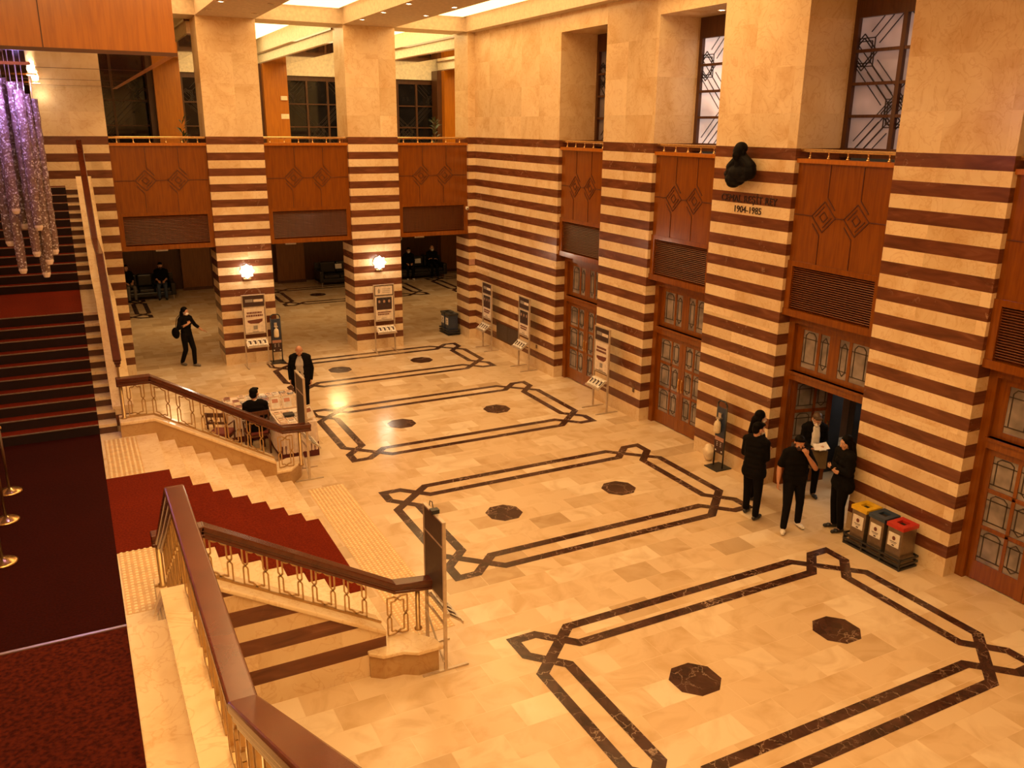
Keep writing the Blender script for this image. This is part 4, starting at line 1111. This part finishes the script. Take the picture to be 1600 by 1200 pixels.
# ------------------------------------------------------------------ sofas in the lounge
def sofa(x0, x1, y, label):
    r = empty('sofa', ((x0+x1)/2,y,0), 0, label, 'sofa'); w = (x1-x0)/2
    MB().box(-w, w, -.4, .45, .14, .3).build('base', M['leather'], r, bevel=.03)
    n = 3; cw = 2*(w-.18)/n
    for i in range(n):
        a = -w+.18+i*cw
        MB().box(a+.01, a+cw-.01, -.43, .25, .3, .45).build('seat_cushion', M['leather'], r, bevel=.05, seg=3)
        MB().box(a+.01, a+cw-.01, .2, .42, .45, .92).build('back_cushion', M['leather'], r, bevel=.06, seg=3)
    MB().box(-w, w, .38, .5, .2, .88).build('back', M['leather'], r, bevel=.03)
    for s in (-1, 1):
        MB().box(s*w, s*(w-.18), -.42, .45, .14, .62).build('arm', M['leather'], r, bevel=.05, seg=3)
        for yy_ in (-.36,.4): MB().tube((s*(w-.1),yy_,0), (s*(w-.1),yy_,.15), .022, 8).build('leg', M['silver'], r)
    return r
sofa(-9.75, -7.7, 11.0, 'black leather sofa seen in the left opening with two people')
sofa(-2.1, .3, 11.2, 'black leather sofa between the lamp piers with a paper sign on it')
sofa(1.2, 3.6, 11.2, 'black leather sofa in the right opening with a paper sign and two people')
for x, lab in ((-1.15, 'the sofa between the lamp piers'), (2.42, 'the sofa of the right opening')):
    o = MB().box(-.14, .14, -.004, .004, 0, .2).build('paper_sign', M['white']); o.location = (x,11.31,.62); o.rotation_euler = (-.12,0,0)
    tag(o, 'white paper sign propped on ' + lab, 'sign')
# vestibule furniture
r = empty('reception_counter', (2.2,-13.0,0), 0, 'grey reception counter just inside the open door', 'counter')
MB().box(-.3, .3, -2.0, -.2, 0, 1.05).build('body', plain('grey laminate', (.2,.19,.18), .5), r); MB().box(-.36, .36, -2.05, -.15, 1.05, 1.1).build('countertop', plain('dark top', (.05,.05,.06), .25), r)
tag(MB().box(2.0, 2.3, -14.75, -14.4, 1.1, 1.115).build('paper_sheet', M['white']), 'white papers lying on the reception counter', 'paper')
r = empty('scanner_gate', (1.55,-13.2,0), 0, 'tall black scanner gate beside the open door leaf', 'scanner')
for y in (-.35,.35): MB().box(-.25, .25, y-.07, y+.07, 0, 2.0).build('post', M['blk'], r, bevel=.01)
MB().box(-.25, .25, -.42, .42, 2.0, 2.2).build('top', M['blk'], r, bevel=.01)
# ------------------------------------------------------------------ people: every body is one remeshed surface; local frame: faces -y, its left is +x
def hand(mb, wrist, d, palm_n, curl=.5, k=1.0, side=1):
    """palm, four unequal bent fingers and a thumb from the side of the palm. d: direction of the hand, palm_n: palm normal"""
    w = V(wrist); d = V(d).normalized(); n = V(palm_n); n = (n-d*n.dot(d)).normalized(); s = d.cross(n)*side     # s points to the thumb side
    for o in (-.026,-.009,.009,.026): mb.rcone(w+d*.012*k+s*o*.75*k, w+d*.085*k+s*o*k, .0135*k, .0125*k, 8)
    for o, L_ in ((.031,.068),(.011,.078),(-.010,.073),(-.030,.058)):
        b = w+d*.088*k+s*o*k; dirv = (d+s*o*2.2).normalized()
        a1 = curl*.75; p1 = b+(dirv*math.cos(a1)+n*math.sin(a1))*L_*.48*k
        a2 = curl*1.6; p2 = p1+(dirv*math.cos(a2)+n*math.sin(a2))*L_*.32*k
        a3 = curl*2.2; p3 = p2+(dirv*math.cos(a3)+n*math.sin(a3))*L_*.24*k
        mb.rcone(b, p1, .0098*k, .009*k, 8); mb.rcone(p1, p2, .009*k, .0083*k, 8); mb.rcone(p2, p3, .0083*k, .0072*k, 8)
    t0 = w+d*.028*k+s*.03*k; t1 = t0+(d*.7+s*.75+n*.35*curl).normalized()*.036*k; t2 = t1+(d*.95+s*.25+n*.7*curl).normalized()*.03*k
    mb.rcone(t0, t1, .0125*k, .0105*k, 8); mb.rcone(t1, t2, .0105*k, .0088*k, 8)

STAND = dict(pel=(0,0,.93), chest=(0,.005,1.24), neck=(0,.005,1.45), head=(0,-.02,1.6), look=(0,-1,-.12),
             shl=(.175,.01,1.4), shr=(-.175,.01,1.4), ell=(.225,.03,1.13), elr=(-.225,.03,1.13), wrl=(.235,-.05,.88), wrr=(-.235,-.05,.88),
             hipl=(.088,0,.9), hipr=(-.088,0,.9), knl=(.1,-.02,.49), knr=(-.1,-.02,.49), anl=(.105,.02,.085), anr=(-.105,.02,.085),
             tol=(.125,-1,0), tor=(-.125,-1,0), curl_l=.5, curl_r=.5, pal_l=(-1,0,0), pal_r=(1,0,0), hd_l=None, hd_r=None)
def person(loc, rz, label, pose, h=1.7, build=1.0, top='black', bottom='trous', sleeve='long', skin='skin', hair='short', hair_m='hair',
           mask=None, shoe='blk', inner=None, coat=0.0, belly=0.0, group=None, female=False, skirt=None, heel=0.0):
    P = dict(STAND); P.update(pose); J = {k: V(v) for k, v in P.items() if isinstance(v, tuple)}
    s = h/1.72
    r = empty('person', loc, rz, label, 'person', group); r.scale = (s, s, s)
    bw = build
    look = J['look'].normalized(); hd = J['head']; lu = V((0,0,1)); ls = look.cross(lu).normalized(); lup = ls.cross(look).normalized()
    rotm = Matrix((ls, -look, lup)).transposed()       # local x=side, -y=look, z=up of the head
    H = lambda x, y, z: hd+rotm @ V((x, y, z))
    # --- body, one surface
    b = MB()
    b.ball(H(0,.008,.035), (.077,.094,.09), 14, 10, rot=rotm); b.ball(H(0,-.03,-.03), (.06,.068,.075), 12, 8, rot=rotm)
    b.rcone(H(-.012,-.062,-.085), H(.012,-.062,-.085), .026, .026)               # chin
    b.rcone(H(0,-.088,.02), H(0,-.108,-.022), .011, .017, 8)                      # nose
    b.rcone(H(-.04,-.082,.042), H(.04,-.082,.042), .012, .012, 8)                 # brow
    b.rcone(H(-.022,-.09,-.052), H(.022,-.09,-.052), .009, .009, 8)               # lips
    for sx in (-1,1):
        b.ball(H(sx*.079,.012,.0), (.012,.022,.032), 8, 6, rot=rotm); b.ball(H(sx*.05,-.07,-.015), (.022,.02,.022), 8, 6, rot=rotm)
    nk = J['neck']; b.rcone(nk+V((0,.01,-.03)), H(0,.025,-.05), .058 if not female else .05, .052 if not female else .045)
    ch, pl = J['chest'], J['pel']; up = (nk-pl).normalized()
    sw = (1 if not female else .9)*bw
    b.rcone(J['shl']*.62+nk*.38, J['shr']*.62+nk*.38, .075, .075); b.rcone(J['shl'], nk-V((0,0,.03)), .052, .062); b.rcone(J['shr'], nk-V((0,0,.03)), .052, .062)
    side = (J['shl']-J['shr']).normalized()
    for t, hw, rr in ((.98,.085,.095),(.72,.08,.1),(.5,.07,.1),(.25,.06,.1),(.0,.065,.105)):
        c = pl.lerp(nk, t*.86)
        b.rcone(c+side*hw*sw, c-side*hw*sw, rr*(.92 if female else 1)*bw, rr*(.92 if female else 1)*bw)
    if belly: b.ball(pl.lerp(nk, .3)+V((0,-.06,0)), (.13*bw,.09+belly,.16))
    if female:
        for sx in (-1,1): b.ball(pl.lerp(nk, .64)+side*sx*.07+V((0,-.085,0)), (.06,.05,.06))
    for q in 'lr':
        sg = 1 if q == 'l' else -1
        sh, el, wr = J['sh'+q], J['el'+q], J['wr'+q]
        b.rcone(sh, el, .05*bw, .038*bw); b.rcone(el, el.lerp(wr, .35), .039*bw, .041*bw); b.rcone(el.lerp(wr, .35), wr, .041*bw, .026)
        dv = P['hd_'+q]; dv = (wr-el) if dv is None else V(dv)
        hand(b, wr, dv, J['pal_'+q], P['curl_'+q], 1.0 if not female else .92, side=-1 if q == 'l' else 1)
        hp, kn, an = J['hip'+q], J['kn'+q], J['an'+q]
        b.rcone(hp, kn, .085*bw, .055); b.rcone(kn, kn.lerp(an, .35), .054, .055); b.rcone(kn.lerp(an, .35), an, .055, .035)
        td = J['to'+q].copy(); td.z = 0; td.normalize()
        b.rcone(an+V((0,0,-.03)), an+td*.12+V((0,0,-.058)), .036, .028)
    body = remesh(b, 'body', .0085, [M[skin]], r, 2)
    # --- clothes
    def cloth(mb, name, mat, vox=.011): 
        o = remesh(mb, name, vox, M[mat] if isinstance(mat, str) else mat, r, 3); return o
    e = .016
    t = MB()
    for tt, hw, rr in ((.95,.085,.1),(.72,.085,.105),(.5,.075,.105),(.25,.068,.108),(.06,.075,.112)):
        c = pl.lerp(nk, tt*.86); t.rcone(c+side*hw*sw, c-side*hw*sw, rr*(.92 if female else 1)*bw+e*.7, rr*(.92 if female else 1)*bw+e*.7)
    if belly: t.ball(pl.lerp(nk, .3)+V((0,-.06,0)), (.13*bw+e,.09+belly+e,.17))
    if female:
        for sx in (-1,1): t.ball(pl.lerp(nk, .64)+side*sx*.07+V((0,-.085,0)), (.07,.06,.07))
    if coat:
        for hw, rr, dz in ((.08,.118,-.06),(.085,.118,-coat)): 
            c = pl+V((0,0,dz)); t.rcone(c+side*hw*sw, c-side*hw*sw, rr*bw+e*.8, rr*bw+e*.8)
        c0, c1 = pl+V((0,0,-.06)), pl+V((0,0,-coat))
        for x in (-.09,-.03,.03,.09): t.rcone(c0+side*x*sw, c1+side*x*sw*1.1, .118*bw, .12*bw)
    t.rcone(J['shl'], nk-V((0,0,.02)), .076*max(1,bw), .074); t.rcone(J['shr'], nk-V((0,0,.02)), .076*max(1,bw), .074); t.rcone(J['shl']*.62+nk*.38, J['shr']*.62+nk*.38, .094, .094); t.rcone(nk-V((0,0,.06)), nk+V((0,.012,-.012)), .08, .072)
    for q in 'lr':
        sh, el, wr = J['sh'+q], J['el'+q], J['wr'+q]
        if sleeve == 'long':
            t.rcone(sh, el, .066*bw, .054*bw); t.rcone(el, wr.lerp(el, .06), .054*bw, .04)
        elif sleeve == 'rolled':
            t.rcone(sh, el, .066*bw, .054*bw); t.rcone(el, wr.lerp(el, .6), .054*bw, .05)
        else:
            t.rcone(sh, el.lerp(sh, .22), .068*bw, .062*bw)
    cloth(t, 'jacket' if sleeve == 'long' and inner else 'top', top)
    if inner:
        f = MB(); fw = (ch-pl).normalized(); front = V((0,-1,0)) if abs(up.z) > .3 else V((0,0,1))
        front = side.cross(up); front = front if front.y < 0 else -front
        d_ = .118*bw+e+belly*(.9)
        pts = [(nk-V((0,0,.03)), .045, .04), (pl.lerp(nk, .62), .06, .06), (pl.lerp(nk, .3), .055, .06), (pl.lerp(nk, .1), .05, .05)]
        for (a, ra, _), (c, rc, _) in zip(pts[:-1], pts[1:]):
            oa = front*(d_-.028 if a is not pts[0][0] else .06); oc = front*(d_-.028)
            for x in (-.055,-.02,.02,.055): f.rcone(a+oa+side*x*.6, c+oc+side*x*(1 if belly else .65), .042, .044)
        f.rcone(nk+V((0,.01,-.02)), nk+V((0,.0,.03)), .068, .06)
        cloth(f, 'shirt', inner)
    l = MB()
    l.rcone(pl+side*.07*sw, pl-side*.07*sw, .118*bw, .118*bw)
    for q in 'lr':
        hp, kn, an = J['hip'+q], J['kn'+q], J['an'+q]
        l.rcone(pl.lerp(hp, .8), hp, .1*bw, .1*bw); l.rcone(hp, kn, .1*bw, .073); l.rcone(kn, an+V((0,0,.01)), .072, .058)
    cloth(l, 'trousers', bottom, .012)
    for q in 'lr':
        an = J['an'+q]; td = J['to'+q].copy(); td.z = 0; td.normalize(); sd = V((td.y,-td.x,0))
        m = MB(); z0 = an.z-.085
        heelp = an-td*.035; toe = an+td*.155
        m.rcone(V((heelp.x,heelp.y,z0+.042)), V((toe.x,toe.y,z0+.034)), .04, .033); m.rcone(V((an.x,an.y,z0+.05)), V((an.x,an.y,z0+.085)), .043, .042)
        m.rcone(V((an.x+td.x*.09,an.y+td.y*.09,z0+.04))+sd*.012, V((an.x+td.x*.09,an.y+td.y*.09,z0+.04))-sd*.012, .036, .036)
        o = remesh(m, 'shoe', .008, [M[shoe], M['blk']], r, 2)
        for v in o.data.vertices: v.co.z = max(v.co.z, z0+.001)
        for p_ in o.data.polygons:
            if p_.center.z < z0+.018: p_.material_index = 1
    # --- hair, mask, eyes
    hm = MB()
    if hair == 'long':
        hm.ball(H(0,.022,.048), (.092,.1,.095), 14, 10, rot=rotm); hm.ball(H(0,.055,-.03), (.085,.07,.12), 14, 10, rot=rotm)
        for sx in (-1,1): hm.rcone(H(sx*.075,.02,.03), H(sx*.085,.03,-.2), .032, .036)
        hm.rcone(H(0,.08,-.05), H(0,.1,-.3), .075, .055)
    elif hair == 'bob':
        hm.ball(H(0,.02,.048), (.092,.1,.092), 14, 10, rot=rotm); hm.ball(H(0,.05,-.02), (.083,.068,.095), 14, 10, rot=rotm)
    elif hair == 'bald':
        hm.ball(H(0,.05,-.015), (.082,.06,.055), 12, 8, rot=rotm)
        for sx in (-1,1): hm.ball(H(sx*.072,.03,.0), (.016,.04,.035), 8, 6, rot=rotm)
    else:
        hm.ball(H(0,.024,.055), (.086,.096,.08), 14, 10, rot=rotm); hm.ball(H(0,.055,-.005), (.078,.06,.08), 12, 8, rot=rotm); hm.rcone(H(-.045,-.062,.1), H(.045,-.062,.1), .026, .026)
    remesh(hm, 'hair', .009, M[hair_m], r, 2)
    if mask:
        m = MB(); m.ball(H(0,-.068,-.045), (.062,.05,.052), 14, 10, rot=rotm); m.rcone(H(0,-.1,-.01), H(0,-.112,-.04), .016, .022)
        o = remesh(m, 'face_mask', .007, M[mask], r, 2)
        st = MB()
        for sx in (-1,1):
            st.path([H(sx*.055,-.065,-.02), H(sx*.082,-.02,-.005), H(sx*.088,.02,.01)], .003, 5); st.path([H(sx*.052,-.06,-.065), H(sx*.078,-.015,-.03), H(sx*.088,.02,-.02)], .003, 5)
        st.build('strap', M[mask], o)
    for sx in (-1,1):
        ey = MB().ball(H(sx*.032,-.083,.018), (.013,.01,.008), 8, 6, rot=rotm); ey.ball(H(sx*.032,-.091,.018), (.006,.004,.006), 8, 6, mi=1, rot=rotm)
        ey.build('eye', [M['white'], M['blk']], r, True)
    return r
def yaw_to(dx, dy):
    """rotation that turns local -y to the world direction (dx, dy)"""
    return math.atan2(dx, -dy)

# woman walking in the left opening
w1 = person((-8.53,.42,0), yaw_to(.62,-.78), 'woman with long dark hair and white mask walking in the left opening',
       dict(shl=(.165,-.02,1.39), shr=(-.165,.02,1.39), ell=(.3,-.06,1.16), wrl=(.4,-.22,1.0), hd_l=(.5,-.6,-.35), pal_l=(0,0,-1), curl_l=.25,
            elr=(-.26,.04,1.14), wrr=(-.1,-.19,1.27), hd_r=(.7,-.2,.55), pal_r=(0,.9,-.3), curl_r=1.0,
            hipl=(.085,-.01,.9), knl=(.07,-.16,.5), anl=(.05,-.17,.085), hipr=(-.085,.01,.9), knr=(-.08,.0,.49), anr=(-.06,.2,.1), tol=(.15,-1,0), tor=(-.1,-1,0), look=(.1,-1,-.15)),
       1.64, .95, 'black', 'black', 'rolled', hair='long', mask='mask', shoe='greytr', female=True)
g_ = MB().ball((-.3,.07,.98), (.06,.14,.16), 12, 8); bagm = remesh(g_, 'shoulder_bag', .01, M['black'], None, 2)
bagm.matrix_world = Matrix.Translation((-8.53,.42,0)) @ Matrix.Rotation(yaw_to(.62,-.78), 4, 'Z')
MB().path([(-.27,.1,1.1), (-.2,.1,1.36), (-.14,.02,1.47), (-.11,-.1,1.38), (-.2,-.1,1.15), (-.26,.0,1.08)], .009, 6).build('strap', M['black'], bagm)
tag(bagm, 'black shoulder bag carried by the woman walking in the left opening', 'bag')

# man at the book stall
person((-6.72,-5.02,0), yaw_to(-.35,-.94), 'balding man in open dark jacket and pale shirt looking down at the book stall',
       dict(head=(0,-.07,1.58), look=(.05,-1,-.75), chest=(0,-.01,1.24), elr=(-.25,.05,1.12), wrr=(-.24,-.08,.88), ell=(.25,.05,1.12), wrl=(.24,-.06,.87)),
       1.66, 1.14, 'black', 'trous', 'long', hair='bald', hair_m='hairgr', skin='skin2', mask=None, inner='grey', coat=.12, belly=.05)

# seated man in the suit, seen from behind
SIT = dict(pel=(0,.06,.55), chest=(0,.08,.86), neck=(0,.06,1.07), head=(0,.02,1.23), look=(0,-1,-.15),
           shl=(.175,.07,1.02), shr=(-.175,.07,1.02), ell=(.23,.02,.77), elr=(-.23,.02,.77), wrl=(.12,-.22,.7), wrr=(-.12,-.22,.7),
           hipl=(.09,.02,.55), hipr=(-.09,.02,.55), knl=(.12,-.42,.53), knr=(-.12,-.42,.53), anl=(.12,-.4,.085), anr=(-.12,-.4,.085), tol=(.1,-1,0), tor=(-.1,-1,0), pal_l=(0,0,-1), pal_r=(0,0,-1))
p_ = dict(SIT); p_.update(look=(-.55,-1,-.1))
person((-8.13,-7.0,0), yaw_to(.1,1), 'seated man in dark suit, back to us, behind the stair balustrade', p_, 1.74, 1.05, 'black', 'black', 'long', hair='short', inner='shirt')

# group by the open door
person((-.6,-13.2,0), yaw_to(.75,-.66), 'woman with long dark hair and white mask in a black jacket, by the door pillar',
       dict(look=(.35,-1,-.2), elr=(-.22,.05,1.13), wrr=(-.19,-.14,.95), ell=(.22,.02,1.13), wrl=(.17,-.17,.98), hd_l=(-.3,-.9,-.1)), 1.66, .95, 'black', 'black', 'long', hair='long', mask='mask', inner='shirt', female=True)
person((-1.15,-13.76,0), yaw_to(.93,.36), 'man in black suit and white collar standing back to us near the door',
       dict(look=(-.5,-1,-.2), anl=(.12,-.08,.085), knl=(.12,-.07,.5), anr=(-.14,.09,.085), knr=(-.12,.02,.49), elr=(-.2,-.02,1.12), wrr=(-.1,-.2,1.02), ell=(.22,-.02,1.13), wrl=(.15,-.2,1.0)), 1.7, 1.03, 'black', 'black', 'long', hair='short', mask='mask', inner='shirt', coat=.1)
person((-.86,-14.4,0), yaw_to(-.42,-.9), 'man in a black t-shirt and white sneakers raising his hand to his dark mask',
       dict(look=(-.1,-1,-.35), head=(0,-.04,1.59), ell=(.27,-.17,1.18), wrl=(.085,-.215,1.43), hd_l=(-.42,.05,.8), pal_l=(-.2,.9,-.1), curl_l=.9,
            elr=(-.27,.04,1.13), wrr=(-.3,-.04,.88), curl_r=.7, anr=(-.17,-.16,.085), knr=(-.14,-.14,.49), anl=(.16,.06,.085), knl=(.13,-.02,.49), tor=(-.4,-1,0), tol=(.3,-1,0)),
       1.65, 1.12, 'black', 'trous', 'short', skin='skin2', hair='short', mask='maskdk', shoe='white')
person((.36,-13.6,0), yaw_to(-.5,-.86), 'person in a dark coat and white mask looking at papers in the open doorway',
       dict(look=(0,-1,-.8), head=(0,-.06,1.58), ell=(.22,-.02,1.13), wrl=(.1,-.27,1.1), elr=(-.22,-.02,1.13), wrr=(-.1,-.27,1.08), hd_l=(-.4,-.8,.1), hd_r=(.4,-.8,.1), pal_l=(-.2,0,1), pal_r=(.2,0,1), curl_l=.8, curl_r=.8),
       1.64, .98, 'black', 'black', 'long', hair='short', hair_m='hairbr', mask='mask', inner='shirt', coat=.2)
pp = MB(); pp.cbox((0,0,0), (.2,.15,.003), 0, Matrix.Rotation(.5, 3, 'X')); pp.cbox((.06,.01,.006), (.2,.15,.003), 0, Matrix.Rotation(.6, 3, 'X') @ Matrix.Rotation(.3, 3, 'Z'))
o = pp.build('paper_sheets', M['mask'], None); o.location = (.36-.5*.36, -13.6-.86*.36, 1.1); o.rotation_euler = (0,0,yaw_to(-.5,-.86)); tag(o, 'white papers held by the person in the doorway', 'paper')
bgm = MB().box(-.17, .13, -.05, .05, 0, .34, 0).path([(-.1,0,.34), (-.08,0,.46), (.04,0,.46), (.06,0,.34)], .008, 6)
o = bgm.build('carrier_bag', plain('olive brown bag', (.16,.11,.05), .7), None, bevel=.012); o.location = (.36-.5*.24+.05, -13.6-.86*.24-.02, .66); o.rotation_euler = (0,0,yaw_to(-.5,-.86)); tag(o, 'olive brown bag hanging in front of the person in the doorway', 'bag')
person((-.22,-14.8,0), yaw_to(-.95,.3), 'woman in black with long dark hair leaning by the striped pier, next to the bins',
       dict(look=(0,-1,-.25), pel=(0,.03,.93), chest=(0,.03,1.24), neck=(0,.03,1.45), head=(0,0,1.6), elr=(-.22,-.02,1.13), wrr=(.02,-.2,1.14), ell=(.22,-.02,1.13), wrl=(-.02,-.21,1.17), hd_r=(.9,-.1,0), hd_l=(-.9,-.1,0), pal_l=(0,1,0), pal_r=(0,1,0)),
       1.66, 1.2, 'black', 'black', 'long', hair='long', coat=.08, female=True)
# people on the sofas of the lounge
p_ = dict(SIT); person((-9.35,10.98,0), yaw_to(.25,-1), 'person with pale hands and grey trousers seated at the left end of the left sofa', p_, 1.7, 1.0, 'black', 'greytr', 'rolled', hair='short')
p_ = dict(SIT); p_.update(look=(.1,-1,-.3)); person((-8.15,10.98,0), yaw_to(-.1,-1), 'man in dark clothes and jeans seated at the right end of the left sofa', p_, 1.72, 1.1, 'black', 'jeans', 'rolled', hair='short', mask='maskdk')
p_ = dict(SIT); p_.update(wrl=(-.05,-.14,.82), wrr=(.05,-.15,.8), ell=(.25,.0,.78), elr=(-.25,.0,.78), hd_l=(-1,-.1,0), hd_r=(1,-.1,0)); person((3.05,11.18,0), yaw_to(-.15,-1), 'person with white mask and crossed arms seated on the right opening sofa', p_, 1.75, 1.12, 'black', 'trous', 'long', hair='bald', hair_m='hairgr', mask='mask')
p_ = dict(SIT); person((1.95,11.18,0), yaw_to(-.2,-1), 'person with pale shoes on the right opening sofa, half hidden by the lamp pier', p_, 1.7, 1.0, 'black', 'trous', 'long', hair='short', shoe='white', mask='mask')
# ------------------------------------------------------------------ camera, world, lights, view
cam = bpy.data.cameras.new('camera'); co = bpy.data.objects.new('camera', cam); COL.objects.link(co); SC.camera = co
F_PX, YAW, PITCH, ROLL = 1326.69, 0.4764, -0.2942, 0.0089
cam.sensor_fit = 'HORIZONTAL'; cam.sensor_width = 36; cam.lens = 36*F_PX/1600; cam.clip_start = .02; cam.clip_end = 200
fw = V((math.sin(YAW)*math.cos(PITCH), math.cos(YAW)*math.cos(PITCH), math.sin(PITCH)))
rt = V((math.cos(YAW), -math.sin(YAW), 0)); up = rt.cross(fw)
r2 = rt*math.cos(ROLL)+up*math.sin(ROLL); u2 = -rt*math.sin(ROLL)+up*math.cos(ROLL)
mw = Matrix((r2, u2, -fw)).transposed().to_4x4(); mw.translation = V((-10.9721,-23.7847,6.4077)); co.matrix_world = mw
w = bpy.data.worlds.new('world'); SC.world = w; w.use_nodes = True
w.node_tree.nodes['Background'].inputs[0].default_value = (1,.62,.3,1); w.node_tree.nodes['Background'].inputs[1].default_value = .05
def lamp(name, typ, loc, e, c, size=.2, rot=None, **kw):
    d = bpy.data.lights.new(name, typ); d.energy = e; d.color = c
    if typ == 'AREA': d.size = size
    else: d.shadow_soft_size = size
    for k, v in kw.items(): setattr(d, k, v)
    o = bpy.data.objects.new(name, d); COL.objects.link(o); o.location = loc
    if rot: o.rotation_euler = rot
    return o
WARM = (1,.55,.2)
for i, (x, y) in enumerate([(-3.76,-4.7),(-3.76,-3.0),(-3.76,-1.37),(-2.67,-4.7),(-2.67,-2.96),(-7.45,-2.92)]):
    lamp('downlight_beam', 'SPOT', (x,y,ZC-.03), 90, (1,.7,.4), .06, spot_size=1.5, spot_blend=.6)
for a, b in OPEN_R[1:3]: lamp('downlight_beam', 'SPOT', (.55,(a+b)/2-.2,8.54), 40, (1,.7,.4), .06, spot_size=1.6, spot_blend=.6)
for x in (-6.885,-3.14): lamp('sconce_glow', 'POINT', (x,-.42,2.6), 14, (1,.8,.55), .1)
for x in (-12.3,-11.7,-11.35): lamp('chandelier_glow', 'POINT', (x,-9.6,6.85), 30, (.55,.36,1), .03)
for y, e in ((-2.8,130),(-6.2,90)): lamp('soffit_lamp', 'POINT', (-11.25,y,7.1), e, (1,.6,.25), .06)
lamp('vestibule_lamp', 'AREA', (2.4,-13.8,2.55), 45, (1,.88,.75), .8)
for x in (-8.7,-3.0,2.5): lamp('lounge_fill', 'AREA', (x,5.5,3.45), 85, (1,.6,.24), .6)  # unseen area lights added to lift the lounge floor
vs = SC.view_settings; SC.display_settings.display_device = 'sRGB'
vs.view_transform = 'Standard'; vs.look = 'None'; vs.gamma = 1.0; vs.use_curve_mapping = False; vs.exposure = -0.4
